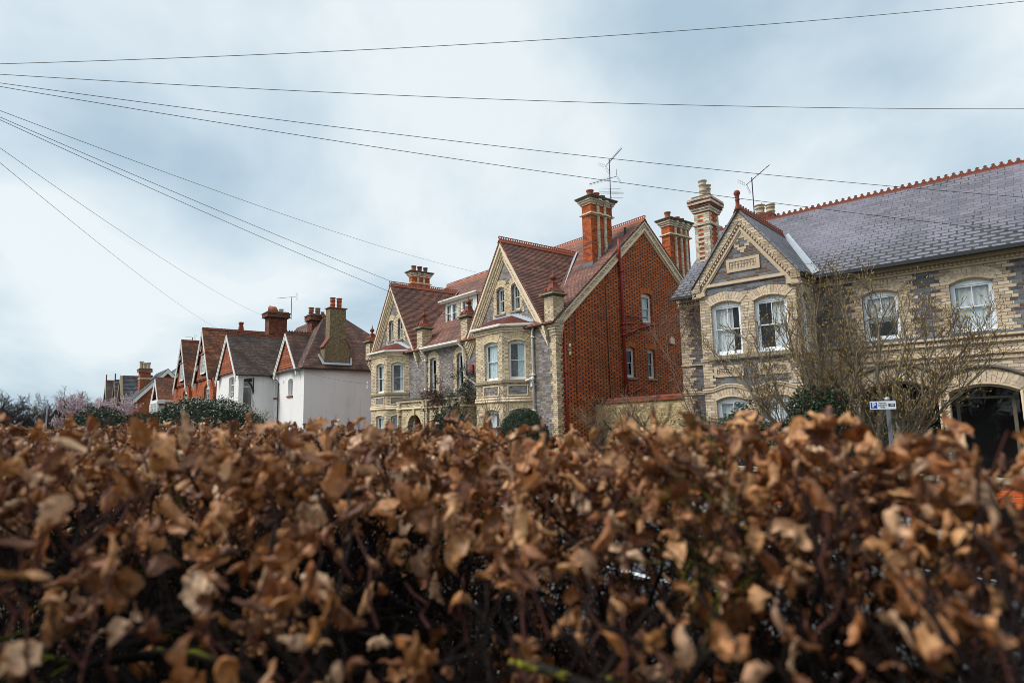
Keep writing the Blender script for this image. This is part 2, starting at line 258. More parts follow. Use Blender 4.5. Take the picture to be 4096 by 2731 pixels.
# ------------------------------------------------------------------ mesh building
class MB:
    def __init__(s): s.v = []; s.f = []; s.mi = []; s.cur = 0; s.uvo = None; s.uvf = {}
    def face(s, pts, uv=None):
        k = len(s.v); s.v += [tuple(p) for p in pts]; s.f.append(tuple(range(k, k+len(pts)))); s.mi.append(s.cur)
        if uv: s.uvf[len(s.f)-1] = uv
    def tris(s, pts, idx):
        k = len(s.v); s.v += [tuple(p) for p in pts]
        for t in idx: s.f.append(tuple(k+i for i in t)); s.mi.append(s.cur)
    def box(s, x0, x1, y0, y1, z0, z1):
        p = [(x, y, z) for z in (z0, z1) for y in (y0, y1) for x in (x0, x1)]
        for q in ((0, 2, 3, 1), (4, 5, 7, 6), (0, 1, 5, 4), (1, 3, 7, 5), (3, 2, 6, 7), (2, 0, 4, 6)): s.face([p[i] for i in q])
        return s
    def prism(s, pts, ext):
        """close an outline pulled along ext"""
        e = Vector(ext); a = [Vector(p) for p in pts]; b = [p+e for p in a]; n = len(a)
        nrm = Vector((0, 0, 0))
        for i in range(n): nrm += a[i].cross(a[(i+1) % n])
        if nrm.dot(e) > 0: a.reverse(); b.reverse()
        ti = tessellate_polygon([a]); s.tris(a, ti)
        s.tris(b, [tuple(reversed(t)) for t in ti])
        for i in range(n): s.face([a[(i+1) % n], a[i], b[i], b[(i+1) % n]])
        return s
    def tube(s, pts, r, n=8, cap=True):
        pts = [Vector(p) for p in pts]; rr = r if isinstance(r, (list, tuple)) else [r]*len(pts)
        k = len(s.v); up = Vector((0.13, 0.21, 1)).normalized(); prev = None
        for i, p in enumerate(pts):
            t = (pts[min(i+1, len(pts)-1)]-pts[max(i-1, 0)]).normalized()
            x = t.cross(up) if prev is None else prev-t*prev.dot(t)
            if x.length < 1e-4: x = t.orthogonal()
            x.normalize(); prev = x; y = t.cross(x)
            for j in range(n):
                a = 2*math.pi*j/n; s.v.append(tuple(p+(x*math.cos(a)+y*math.sin(a))*rr[i]))
        for i in range(len(pts)-1):
            for j in range(n):
                s.f.append((k+i*n+j, k+i*n+(j+1) % n, k+(i+1)*n+(j+1) % n, k+(i+1)*n+j)); s.mi.append(s.cur)
        if cap:
            s.f.append(tuple(k+j for j in reversed(range(n)))); s.mi.append(s.cur)
            m = k+(len(pts)-1)*n; s.f.append(tuple(m+j for j in range(n))); s.mi.append(s.cur)
        return s
    def lathe(s, cx, cy, prof, n=12, sq=False):
        k = len(s.v)
        for (r, z) in prof:
            for j in range(n):
                a = 2*math.pi*(j+.5)/n; s.v.append((cx+r*math.cos(a), cy+r*math.sin(a), z))
        for i in range(len(prof)-1):
            for j in range(n):
                s.f.append((k+i*n+j, k+i*n+(j+1) % n, k+(i+1)*n+(j+1) % n, k+(i+1)*n+j)); s.mi.append(s.cur)
        s.f.append(tuple(k+j for j in reversed(range(n)))); s.mi.append(s.cur)
        m = k+(len(prof)-1)*n; s.f.append(tuple(m+j for j in range(n))); s.mi.append(s.cur)
        return s
    def build(s, name, mats, parent=None, smooth=False):
        me = bpy.data.meshes.new(name); me.from_pydata(s.v, [], s.f); me.update()
        if not isinstance(mats, (list, tuple)): mats = [mats]
        for m in mats: me.materials.append(MT[m] if isinstance(m, str) else m)
        if len(mats) > 1: me.polygons.foreach_set('material_index', s.mi)
        boxuv(me, s.uvf)
        if smooth: me.polygons.foreach_set('use_smooth', [True]*len(me.polygons))
        o = bpy.data.objects.new(name, me); C.objects.link(o)
        if parent: o.parent = parent
        return o
def boxuv(me, uvf=None):
    n = len(me.polygons)
    if n == 0: return
    co = np.empty(len(me.vertices)*3, 'f'); me.vertices.foreach_get('co', co); co = co.reshape(-1, 3)
    nr = np.empty(n*3, 'f'); me.polygons.foreach_get('normal', nr); nr = nr.reshape(-1, 3)
    tot = np.empty(n, 'i'); me.polygons.foreach_get('loop_total', tot); lv = np.empty(len(me.loops), 'i'); me.loops.foreach_get('vertex_index', lv)
    fn = np.repeat(nr, tot, axis=0); p = co[lv]
    tx, ty = -fn[:, 1], fn[:, 0]; ln = np.hypot(tx, ty); flat = (np.abs(fn[:, 2]) > .995) | (ln < 1e-5)
    ln[ln < 1e-5] = 1; tx, ty = tx/ln, ty/ln
    # second tangent = n x t ; keeps v = z on upright walls and the run up the slope on roofs
    bx, by, bz = -fn[:, 2]*ty, fn[:, 2]*tx, fn[:, 0]*ty-fn[:, 1]*tx
    sg = np.where(bz < 0, -1, 1)
    u = p[:, 0]*tx+p[:, 1]*ty; v = (p[:, 0]*bx+p[:, 1]*by+p[:, 2]*bz)*sg
    u = np.where(flat, p[:, 0], u); v = np.where(flat, p[:, 1], v)
    uv = me.uv_layers.new(name='UVMap'); d = np.stack([u, v], 1).astype('f')
    if uvf:
        st = np.empty(n, 'i'); me.polygons.foreach_get('loop_start', st)
        for i, q in uvf.items(): d[st[i]:st[i]+len(q)] = q
    uv.data.foreach_set('uv', d.ravel())

def thing(name, label, cat, loc=(0, 0, 0), rz=0, group=None):
    o = bpy.data.objects.new(name, None); C.objects.link(o); o.location = loc; o.rotation_euler = (0, 0, rz); o.empty_display_size = .2
    o['label'] = label; o['category'] = cat
    if group: o['group'] = group
    return o
def tag(o, label, cat, group=None):
    o['label'] = label; o['category'] = cat
    if group: o['group'] = group
    return o
def kind(o, k): o['kind'] = k; return o

class Fr:
    """a wall frame: u along the wall, d out of the wall (towards the viewer side), z up"""
    def __init__(s, o, ang): s.o = Vector(o); s.U = Vector((math.cos(ang), math.sin(ang), 0)); s.D = Vector((math.sin(ang), -math.cos(ang), 0))
    def p(s, u, d, z): q = s.o+s.U*u+s.D*d; return (q.x, q.y, q.z+z)
    def box(s, mb, u0, u1, d0, d1, z0, z1):
        mb.prism([s.p(u0, d0, z0), s.p(u1, d0, z0), s.p(u1, d1, z0), s.p(u0, d1, z0)], (0, 0, z1-z0)); return mb
    def poly(s, mb, uz, d0, d1):
        mb.prism([s.p(u, d0, z) for u, z in uz], s.D*(d1-d0)); return mb
    def wall(s, mb, outline, holes=(), d=0, depth=.12):
        """flat wall with openings and their reveals"""
        loops = [[Vector((u, z, 0)) for u, z in outline]]+[[Vector((u, z, 0)) for u, z in h] for h in holes]
        flat = [q for l in loops for q in l]; ti = tessellate_polygon(loops)
        pts = [s.p(q.x, d, q.y) for q in flat]; good = []
        for t in ti:
            a, b, c = (flat[i] for i in t); cr = (b.x-a.x)*(c.y-a.y)-(b.y-a.y)*(c.x-a.x)
            if abs(cr) < 1e-9: continue
            good.append(t if cr > 0 else tuple(reversed(t)))
        mb.tris(pts, good)
        for h in holes:
            n = len(h); ar = sum(h[i][0]*h[(i+1) % n][1]-h[(i+1) % n][0]*h[i][1] for i in range(n))
            hh = h if ar > 0 else list(reversed(h))
            for i in range(n):
                a, b = hh[i], hh[(i+1) % n]
                mb.face([s.p(a[0], d, a[1]), s.p(a[0], d-depth, a[1]), s.p(b[0], d-depth, b[1]), s.p(b[0], d, b[1])])
        return mb
def archpts(u0, u1, z1, rise, n=8):
    """points of a flat arch from right springing to left springing, crown at z1+rise"""
    if rise <= 0: return [(u1, z1), (u0, z1)]
    w = (u1-u0)/2; R = (w*w+rise*rise)/(2*rise); c = (u0+u1)/2; a = math.asin(min(1, w/R)); zc = z1+rise-R
    return [(c+R*math.sin(a-2*a*i/n), zc+R*math.cos(a-2*a*i/n)) for i in range(n+1)]
def hole(u0, u1, z0, z1, rise=0): return [(u0, z0), (u1, z0)]+archpts(u0, u1, z1, rise)

def curtain(fr, par, u0, u1, z0, z1, d, m='curtain'):
    mb = MB(); n = max(6, int((u1-u0)/.03)); ph = random.random()*6
    f = lambda i: d+.018*math.sin(i*1.35+ph)+.012*math.sin(i*.53+ph*2)
    for i in range(n):
        a, b = u0+(u1-u0)*i/n, u0+(u1-u0)*(i+1)/n; mb.face([fr.p(a, f(i), z0), fr.p(b, f(i+1), z0), fr.p(b, f(i+1)*.6+d*.4, z1), fr.p(a, f(i)*.6+d*.4, z1)])
    return mb.build('curtain', m, par, True)

def sash(fr, par, u0, u1, z0, z1, rise=.1, d=-.1, cur=None, bars='v', mid=.5, col='white', sill='stone', sillw=.06, arch=None, ah=.24, frame=.055, name='window', curm='curtain', roll=None, sillh=.09, slow=None):
    """sliding sash window: frame > pane, curtain, sill, brick arch"""
    mb = MB(); F = frame; zm = z0+(z1-z0)*mid
    top = archpts(u0, u1, z1, rise)
    inner = [(u0+F, z1-F), (u1-F, z1-F)]
    fr.poly(mb, [(u0, z1-F*1.1)]+[(u1, z1-F*1.1)]+top, d-.05, d)                    # head with curved top
    fr.box(mb, u0, u0+F, d-.06, d, z0, z1-F*1.1); fr.box(mb, u1-F, u1, d-.06, d, z0, z1-F*1.1)
    fr.box(mb, u0, u1, d-.05, d+.03, z0-.001, z0+F*.7)
    a, b = u0+F, u1-F
    # upper sash stands in front of the lower one
    S = .035
    for (zz0, zz1, dd, low, hi) in ((zm, z1-F*1.1, d-.02, .03, .045), (z0+F*.7, zm+.03, d-.05, .085, .03)):
        fr.box(mb, a, a+S, dd-.03, dd, zz0, zz1); fr.box(mb, b-S, b, dd-.03, dd, zz0, zz1)
        fr.box(mb, a+S, b-S, dd-.03, dd+.002, zz0, zz0+low); fr.box(mb, a+S, b-S, dd-.03, dd+.002, zz1-hi, zz1)
        if 'v' in bars and not (low > .05 and 'V' not in bars):
            c = (a+b)/2; fr.box(mb, c-.012, c+.012, dd-.025, dd-.004, zz0+low, zz1-hi)
        if 'g' in bars:
            for k in (1, 2): c = a+(b-a)*k/3; fr.box(mb, c-.012, c+.012, dd-.025, dd-.004, zz0+low, zz1-hi)
            c = (zz0+zz1)/2; fr.box(mb, a+S, b-S, dd-.024, dd-.006, c-.012, c+.012)
    w = mb.build(name, col, par)
    p = MB(); p.face([fr.p(a+.02, d-.035, zm), fr.p(b-.02, d-.035, zm), fr.p(b-.02, d-.035, z1-F), fr.p(a+.02, d-.035, z1-F)])
    p.face([fr.p(a+.02, d-.066, z0+F*.7), fr.p(b-.02, d-.066, z0+F*.7), fr.p(b-.02, d-.066, zm+.02), fr.p(a+.02, d-.066, zm+.02)])
    p.build('pane', 'glass', w)
    for c in (cur or []):
        curtain(fr, w, a+(b-a)*c[0], a+(b-a)*c[1], z0+.03+(z1-z0)*(c[2] if len(c) > 2 else 0), z1-.02, d-.115, curm)
    if sill: s2 = MB(); fr.box(s2, u0-sillw, u1+sillw, d-.05, .07, z0-sillh, z0-.003); s2.build('sill', sill, w)
    if arch: varch(fr, w, u0, u1, z1, rise, ah, arch, .014, flare=.12)
    if roll:
        m2 = MB(); t = archpts(u0-.01, u1+.01, z1-.02, rise, 10); m2.tube([fr.p(u, .0, z) for u, z in t], .032, 6)
        m2.tube([fr.p(u, -.045, z-.035) for u, z in t], .026, 6); m2.build('roll_moulding', roll, w, True)
    return w
def varch(fr, par, u0, u1, z1, rise, ah, m, proud=.014, flare=.1, tw=.083, name='brick_arch', n=None):
    mb = MB(); w = (u1-u0)/2; rise = max(rise, .02); R = (w*w+rise*rise)/(2*rise); c = (u0+u1)/2; zc = z1+rise-R; a = math.asin(min(1, w/R))
    if rise > w*.9: a = math.pi/2
    n = n or max(5, int(2*a*(R+ah/2)/tw)); A = a*(1+flare*.2)
    # springer lines lean outwards
    for i in range(n):
        t0, t1 = -a+2*a*(i+.05)/n, -a+2*a*(i+.95)/n; k = 1+flare if R > w*1.5 else 1
        q = [(c+R*math.sin(t0), zc+R*math.cos(t0)), (c+(R+ah)*math.sin(t0*k), zc+(R+ah)*math.cos(t0*k)), (c+(R+ah)*math.sin(t1*k), zc+(R+ah)*math.cos(t1*k)), (c+R*math.sin(t1), zc+R*math.cos(t1))]
        fr.poly(mb, q, -.02, proud)
    return mb.build(name, m, par)
def toothed(fr, mb, u0, side, z0, z1, w=(.3, .2), step=.085, rows=3, d=.009, jit=0):
    """strip of brick with toothed edge; side +1 grows to the right"""
    z = z0; k = 0
    while z < z1-1e-4:
        h = min(step*rows, z1-z); ww = w[k % len(w)]; a, b = (u0, u0+ww) if side > 0 else (u0-ww, u0)
        fr.box(mb, a, b, -.01, d, z, z+h); z += h; k += 1
def band(fr, mb, u0, u1, z0, z1, d): fr.box(mb, u0, u1, -.005, d, z0, z1)
def teeth(fr, mb, u0, u1, z0, z1, d0, d1, sp=.1):
    n = int((u1-u0)/sp)
    for i in range(n):
        a = u0+sp*i; fr.poly(mb, [(a+.004, z0), (a+sp-.004, z0), (a+sp/2, z1)], d0, d1)
def rollb(fr, mb, u0, u1, z, r, d=0): mb.tube([fr.p(u0, d, z), fr.p(u1, d, z)], r, 8)

def rslab(mb, pts, t=.07):
    """roof slab: outline on the upper face, given thickness"""
    a = [Vector(p) for p in pts]; n = Vector((0, 0, 0))
    for i in range(len(a)): n += a[i].cross(a[(i+1) % len(a)])
    n.normalize()
    if n.z < 0: a.reverse(); n = -n
    b = [p-n*t for p in a]; k = len(a); ti = tessellate_polygon([a])
    def orient(t3, P, sgn):
        x = (P[t3[1]]-P[t3[0]]).cross(P[t3[2]]-P[t3[0]]); return t3 if x.dot(n)*sgn > 0 else tuple(reversed(t3))
    mb.tris(a, [orient(q, a, 1) for q in ti]); mb.tris(b, [orient(q, b, -1) for q in ti])
    for i in range(k): mb.face([a[i], b[i], b[(i+1) % k], a[(i+1) % k]])
def crest(par, p0, p1, m='terra', kindc='holes', h=.16, sp=.3, name='ridge_tiles'):
    """terracotta ridge: an angled cap with an openwork or scalloped crest"""
    p0, p1 = Vector(p0), Vector(p1); t = (p1-p0); L = t.length; t.normalize(); s = t.cross(Vector((0, 0, 1))).normalized(); mb = MB()
    up = Vector((0, 0, 1))
    for sg in (1, -1):
        q = [p0+up*.02, p0+s*sg*.14-up*.14, p1+s*sg*.14-up*.14, p1+up*.02]; rslab(mb, q, .03)
    n = max(2, int(L/(sp)))
    if kindc == 'holes':
        mb.prism([p0+up*.0-s*.015, p1+up*.0-s*.015, p1+up*.05-s*.015, p0+up*.05-s*.015], s*.03)
        mb.prism([p0+up*(h-.035)-s*.02, p1+up*(h-.035)-s*.02, p1+up*h-s*.02, p0+up*h-s*.02], s*.04)
        k = int(L/.135)
        for i in range(k+1):
            c = p0+t*(L*i/k); mb.prism([c-t*.028+up*.045-s*.013, c+t*.028+up*.045-s*.013, c+t*.028+up*(h-.03)-s*.013, c-t*.028+up*(h-.03)-s*.013], s*.026)
    elif kindc == 'scallop':
        mb.prism([p0+up*0-s*.02, p1+up*0-s*.02, p1+up*.05-s*.02, p0+up*.05-s*.02], s*.04)
        k = int(L/.2)
        for i in range(k):
            c = p0+t*(L*(i+.5)/k); pr = [(-.085, .04), (.085, .04), (.075, .07), (.045, .085), (.035, .11), (.05, .135), (0, .165), (-.05, .135), (-.035, .11), (-.045, .085), (-.075, .07)]
            mb.prism([c+t*a+up*b-s*.018 for a, b in pr], s*.036)
    else:
        k = int(L/.3)
        for i in range(k): c = p0+t*(L*(i+.5)/k); mb.prism([c-t*.14+up*.01-s*.03, c+t*.14+up*.01-s*.03, c+t*.14+up*.055-s*.03, c-t*.14+up*.05-s*.03], s*.06)
    return mb.build(name, m, par)
def pot(par, x, y, z, h=.4, r=.11, m='terra', fancy=0):
    mb = MB()
    pr = [(r, z), (r*.92, z+h*.1), (r*.9, z+h*.55), (r*1.0, z+h*.85), (r*1.16, z+h*.9), (r*1.16, z+h), (r*.85, z+h), (r*.8, z+h*.7)]
    if fancy: pr = [(r*1.1, z), (r*1.1, z+.03), (r*.95, z+.05), (r*.92, z+h*.3), (r*1.08, z+h*.32), (r*1.08, z+h*.37), (r*.92, z+h*.4), (r*.96, z+h*.68), (r*1.1, z+h*.7), (r*1.1, z+h*.75), (r*.95, z+h*.78), (r*1.0, z+h*.92), (r*1.2, z+h*.95), (r*1.18, z+h), (r*.85, z+h), (r*.8, z+h*.7)]
    mb.lathe(x, y, pr, 14); return mb.build('chimney_pot', m, par, True)
def tv(name_mb, base, h, booms, r=.018): pass
# ------------------------------------------------------------------ grey brick villa pair (its front wall runs along y = 0)
def corbel_chimney(par, x0, x1, y0, y1, zb, zt, ribs, pots, base_r=None):
    """red stack with cream ribs on the broad side (+x), a string and a corbelled cream head"""
    mb = MB(); mb.box(x0, x1, y0, y1, zb, zt-.3); st = mb.build('chimney', 'red', par)
    r = MB()
    for (ry, rz) in ribs:
        r.box(x1-.01, x1+.075, ry-.065, ry+.065, rz, zt-.3); r.box(x1-.01, x1+.11, ry-.14, ry+.14, rz-.12, rz-.001); r.box(x1-.01, x1+.06, ry-.09, ry+.09, rz-.22, rz-.121)
    if ribs: r.build('cream_ribs', 'white_band', st)
    b = MB(); zs = zt-.86
    b.prism([(x0-.02, y0-.02, zs), (x1+.02, y0-.02, zs), (x1+.02, y1+.02, zs), (x0-.02, y1+.02, zs)], (0, 0, .04)); b.box(x0-.1, x1+.12, y0-.1, y1+.1, zs+.04, zs+.1)
    for ry, rz in ribs: b.box(x1+.121, x1+.19, ry-.12, ry+.12, zs+.03, zs+.1)
    b.build('string_course', 'mould', st)
    c = MB()
    for i, (e, h) in enumerate(((.05, .085), (.1, .085), (.15, .085))):
        z = zt-.36+i*.09; c.box(x0-e, x1+e, y0-e, y1+e, z, z+h)
        for ry, rz in ribs: c.box(x1+e+.001, x1+e+.07, ry-.1, ry+.1, z+.002, z+h-.002)
    c.build('corbelled_head', 'white_band', st)
    d = MB(); d.box(x0-.2, x1+.22, y0-.2, y1+.2, zt-.088, zt-.03); d.prism([(x0-.24, y0-.24, zt-.028), (x1+.26, y0-.24, zt-.028), (x1+.26, y1+.24, zt-.028), (x0-.24, y1+.24, zt-.028)], (0, 0, .04))
    d.box(x0-.08, x1+.08, y0-.08, y1+.08, zt+.012, zt+.06); d.build('capping', 'capdk', st)
    for p in pots: pot(st, *p)
    return st

def pier(par, x0, x1, y0, y1, zt=6.72, zb=5.6, fin=True):
    mb = MB(); mb.box(x0, x1, y0, y1, zb, zt)
    for i in range(6):
        e = .045*(i+1); z = zb-.115*(i+1); mb.box(x0+e*.9, x1-e*.5, y0+e*.9, y1, z, z+.112)
    p = mb.build('corner_pier', 'cream', par)
    c = MB(); c.box(x0-.05, x1+.05, y0-.05, y1+.05, zt, zt+.07); c.build('moulding', 'capdk', p)
    c = MB(); c.box(x0-.15, x1+.15, y0-.15, y1+.15, zt+.07, zt+.13); c.box(x0-.03, x1+.03, y0-.03, y1+.03, zt+.13, zt+.21); c.build('cornice', 'stone', p)
    cx, cy, a, b = (x0+x1)/2, (y0+y1)/2, (x1-x0)/2+.06, (y1-y0)/2+.06
    t = MB(); zz = zt+.21; pr = [(1, 0), (.82, .05), (.6, .14), (.42, .26), (.34, .36), (.38, .4)]
    k = len(t.v)
    for s, z in pr:
        for sx, sy in ((-1, -1), (1, -1), (1, 1), (-1, 1)): t.v.append((cx+sx*a*s, cy+sy*b*s, zz+z))
    for i in range(len(pr)-1):
        for j in range(4): t.f.append((k+i*4+j, k+i*4+(j+1) % 4, k+i*4+4+(j+1) % 4, k+i*4+4+j)); t.mi.append(0)
    t.f.append((k+20, k+21, k+22, k+23)); t.mi.append(0)
    for sx in (-.5, .5): t.lathe(cx+sx*a, cy-b*.82, [(.075, zz+.0), (.075, zz+.09), (.05, zz+.14), (.01, zz+.15)], 8)
    cap = t.build('terracotta_cap', 'terra', p)
    f = MB(); z = zz+.36; f.lathe(cx, cy, [(.1, z), (.12, z+.04), (.06, z+.08), (.05, z+.14), (.09, z+.17), (.13, z+.23), (.14, z+.29), (.1, z+.35), (.05, z+.38), (.035, z+.43), (.02, z+.52), (.008, z+.62)], 10)
    for k in range(8):
        a2 = k*math.pi/4; f.lathe(cx+.12*math.cos(a2), cy+.12*math.sin(a2), [(.02, z+.2), (.03, z+.24), (.01, z+.3)], 5)
    f.build('finial', 'terra', cap, True)
    return p

def villa():
    H = thing('brick_villa', 'grey brick villa pair with tall cream edged front gables and chequered red side wall', 'house')
    F = Fr((0, 0, 0), 0)      # front: u = x
    gx = (-3.35, -14.2)
    RZ, SL, HW = 9.92, 1.45, 2.85
    holesF = []
    for g in gx:
        o = g+3.35
        holesF += [hole(-4.0+o, -3.42+o, 6.55, 7.75, .1), hole(-2.88+o, -2.3+o, 6.55, 7.75, .1)]
    mids = [(-10.05, -9.38), (-7.45, -6.82)]
    for a, b in mids: holesF.append(hole(a, b, 3.36, 5.08, .1))
    out = [(-17.2, -.2), (0, -.2), (0, 5.7), (-.5, 5.7)]
    for g in gx:
        zf = RZ-.25-SL*2.75
        out += [(g+2.75, zf), (g, RZ-.25), (g-2.75, zf)]
        if g > -10: out += [(-6.3, 5.6), (-10.9, 5.6)]
    out += [(-17.2, 5.7)]
    mb = MB(); F.wall(mb, out, holesF, 0, .16)
    # left flank and back of the house
    wl = mb.build('front_wall', 'grey', H)
    S = Fr((0, 0, 0), math.pi/2)      # right side wall: u = y
    rw = [(5.42, 6.14, 6.1, 7.42, .08), (4.22, 4.78, 3.52, 4.82, .08), (5.66, 6.18, 3.5, 4.8, .08)]
    so_ = [(0, -.2), (11.5, -.2), (11.5, 5.6), (5.75, 10.75), (0, 5.6)]
    mb = MB(); S.wall(mb, so_, [hole(a, b, c, d, r) for a, b, c, d, r in rw], 0, .14)
    side = mb.build('side_wall', 'red_check', H)
    mb = MB(); mb.face([(-17.2, 11.5, -.2), (-17.2, 0, -.2), (-17.2, 0, 5.6), (-17.2, 5.75, 10.75), (-17.2, 11.5, 5.6)]); mb.face([(0, 11.5, -.2), (-17.2, 11.5, -.2), (-17.2, 11.5, 5.6), (0, 11.5, 5.6)])
    mb.build('rear_wall', 'red', H)
    fl = MB(); fl.box(-17.1, -.1, .1, 11.4, 2.9, 3.0); fl.box(-17.1, -.1, .1, 11.4, 5.75, 5.8); fl.box(-17.1, -.1, 3.6, 3.7, 0, 8.4); fl.box(-8.8, -8.7, .2, 11, 0, 5.7); fl.build('inner_walls', 'room', H)
    # ---- main roof
    def mz(y): return 5.67+.9*(y+.25)+.02
    r = MB(); x0, x1 = -17.5, .17
    rslab(r, [(x0, -.32, mz(-.32)), (x1, -.32, mz(-.32)), (x1, 5.73, mz(5.73)), (x0, 5.73, mz(5.73))], .09)
    rslab(r, [(x0, 5.73, mz(5.73)), (x1, 5.73, mz(5.73)), (x1, 11.8, mz(-.32)), (x0, 11.8, mz(-.32))], .09)
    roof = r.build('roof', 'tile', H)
    crest(roof, (x0, 5.73, mz(5.73)+.01), (x1+.02, 5.73, mz(5.73)+.01), 'terra_o', 'holes')
    for gi, g in enumerate(gx):
        r = MB(); yb = 4.5+.0
        def gz(dx): return RZ-SL*abs(dx)
        e = 2.93; ze = gz(e)
        yb0 = (RZ-5.67)/.9-.25+.05; ye = (ze-5.67)/.9-.25+.05
        for sg in (1, -1):
            rslab(r, [(g, -.28, RZ), (g, yb0, RZ), (g+sg*e, max(ye, .15), ze), (g+sg*e, -.28, ze)], .08)
        gr = r.build('gable_roof', 'tile', H)
        crest(gr, (g, -.3, RZ+.01), (g, yb0-.05, RZ+.01), 'terra_o', 'holes')
        v = MB()
        for sg in ((1, -1) if gi == 0 else (1,)):
            a, b = Vector((g+sg*.08, yb0-.02, RZ-.06)), Vector((g+sg*(e-.05), max(ye, .15), ze+.06)); n = Vector((sg*.2, -.5, .85)).normalized()*.05
            n = n*2.2; dd = Vector((sg*.13, .02, .08)); v.prism([a-dd+n, b-dd+n, b+dd+n, a+dd+n], n*.25)
        v.build('lead_valley', 'lead', gr)
        # verge: stepped cream mouldings under the roof edge
        for k, (i0, i1, dd, m) in enumerate(((.07, .2, .26, 'mould'), (.2, .3, .19, 'mould'), (.3, .42, .14, 'cream'), (.42, .5, .09, 'mould'), (.5, .56, .05, 'mould'))):
            vb = MB(); c = math.sqrt(1+SL*SL)
            for sg in (1, -1):
                p = [(g, RZ-i0*c), (g+sg*2.9, RZ-i0*c-SL*2.9), (g+sg*2.9, RZ-i1*c-SL*2.9), (g, RZ-i1*c)]
                F.poly(vb, p, -.01, dd)
            vb.build('gable_verge', m, H)
    # ---- verges on the side wall
    c = math.sqrt(1+.81)
    for k, (i0, i1, dd, m) in enumerate(((.05, .16, .16, 'mould'), (.16, .34, .11, 'cream'), (.34, .42, .14, 'mould'), (.42, .48, .06, 'mould'))):
        vb = MB(); zr = mz(5.73)
        for sg in (1, -1):
            ex = 5.55 if sg > 0 else 5.35
            S.poly(vb, [(5.73, zr-i0*c), (5.73+sg*ex, zr-i0*c-.9*ex), (5.73+sg*ex, zr-i1*c-.9*ex), (5.73, zr-i1*c)], -.01, dd)
        vb.build('side_verge', m, H)
    # ---- attic and middle windows
    for gi, g in enumerate(gx):
        o = g+3.35
        for (a, b) in ((-4.0, -3.42), (-2.88, -2.3)):
            sash(F, H, a+o, b+o, 6.55, 7.75, .1, d=-.13, bars='', cur=[(0, .2), (.62, 1)] if gi == 0 else [(.35, 1)], arch='voussoir', ah=.27, roll='mould', curm='curtain_b', frame=.05, sillw=.1)
        q = MB(); toothed(F, q, -4.0+o, -1, 6.42, 7.9, (.32, .22)); toothed(F, q, -2.3+o, 1, 6.42, 7.9, (.3, .2)); F.box(q, -3.42+o, -2.88+o, -.01, .012, 6.42, 7.83); q.build('window_surround', 'cream', H)
    for i, (a, b) in enumerate(mids):
        sash(F, H, a, b, 3.36, 5.08, .1, d=-.13, bars='', cur=[(.3, 1)], arch='voussoir', ah=.25, roll='mould', frame=.05)
        q = MB(); toothed(F, q, a, -1, 3.1, 5.2, (.3, .2)); toothed(F, q, b, 1, 3.1, 5.2, (.3, .2)); q.build('window_surround', 'cream', H)
    # quoins at the right corner, both faces; left corner
    q = MB(); toothed(F, q, 0, -1, 0, 5.62, (.38, .27), rows=3, d=.012); toothed(S, q, 0, 1, 0, 5.62, (.34, .23, .3), rows=1, d=.012); q.build('corner_quoins', 'cream', H); q = MB(); toothed(F, q, -17.2, 1, 0, 5.6, (.35, .25)); q.build('corner_quoins', 'cream', H)
    # ---- bays
    for gi, g in enumerate(gx):
        o = g+3.35; xa, xb = -4.42+o, -2.46+o; P = .92; xe, xs = -1.5+o, -5.4+o
        b = thing_part('bay_window', H)
        faces = [(Fr((xs, 0, 0), math.atan2(-P, xa-xs)), math.hypot(P, xa-xs), False), (Fr((xa, -P, 0), 0), xb-xa, True), (Fr((xb, -P, 0), math.atan2(P, xe-xb)), math.hypot(P, xe-xb), True)]
        body = MB(); panels = MB(); prim = MB()
        zs, zt = 3.44, 5.16
        for k, (f, w, vis) in enumerate(faces):
            m0, m1 = (.66, w-.3) if k == 1 else (.28, w-.3)
            if k == 0: m0, m1 = .3, w-.28
            f.wall(body, [(0, -.2), (w, -.2), (w, 5.72), (0, 5.72)], [hole(m0, m1, zs, zt-.08, .1), hole(m0, m1, .75, 2.12, .1)], 0, .13)
            for (z0, z1) in ((3.3, 3.42),): f.box(panels, -.04, w+.04, -.1, .09, z0, z1)
            for z, rr in ((2.64, .045), (2.53, .06), (5.62, .05), (5.52, .035)): rollb(f, prim, -.03, w+.03, z, rr, .02)
            f.box(prim, -.02, w+.02, -.01, .035, 5.66, 5.72)
        bo = body.build('bay_wall', 'cream', b); sb = panels.build('sill_band', 'stone', b); prim.build('string_mouldings', 'mould', b, True)
        for k, (f, w, vis) in enumerate(faces):
            m0, m1 = (.66, w-.3) if k == 1 else (.28, w-.3)
            if k == 0: m0, m1 = .3, w-.28
            cu = {0: [(0, .4)], 1: [(.12, .72)] if gi == 0 else [(.3, 1)], 2: [(.5, 1)] if gi == 0 else [(.62, 1)]}[k]
            sash(f, b, m0, m1, zs, zt-.08, .1, d=-.11, bars='', cur=cu, sill=None, arch='voussoir', ah=.3, roll='mould', curm='curtain_b' if gi == 0 else 'curtain')
            sash(f, b, m0, m1, .75, 2.12, .1, d=-.11, bars='', cur=[(.1, .6)], sill=None, arch='voussoir', ah=.25, roll='mould')
            pn = MB(); f.box(pn, m0-.02, m1+.02, -.005, .008, 2.8, 3.16); pp = pn.build('brick_panel', 'grey', b)
            fr_ = MB()
            for (u0, u1, z0, z1) in ((m0-.07, m1+.07, 3.16, 3.21), (m0-.07, m1+.07, 2.75, 2.8), (m0-.07, m0-.02, 2.8, 3.16), (m1+.02, m1+.07, 2.8, 3.16)): f.box(fr_, u0, u1, -.005, .03, z0, z1)
            fr_.build('panel_frame', 'mould', pp)
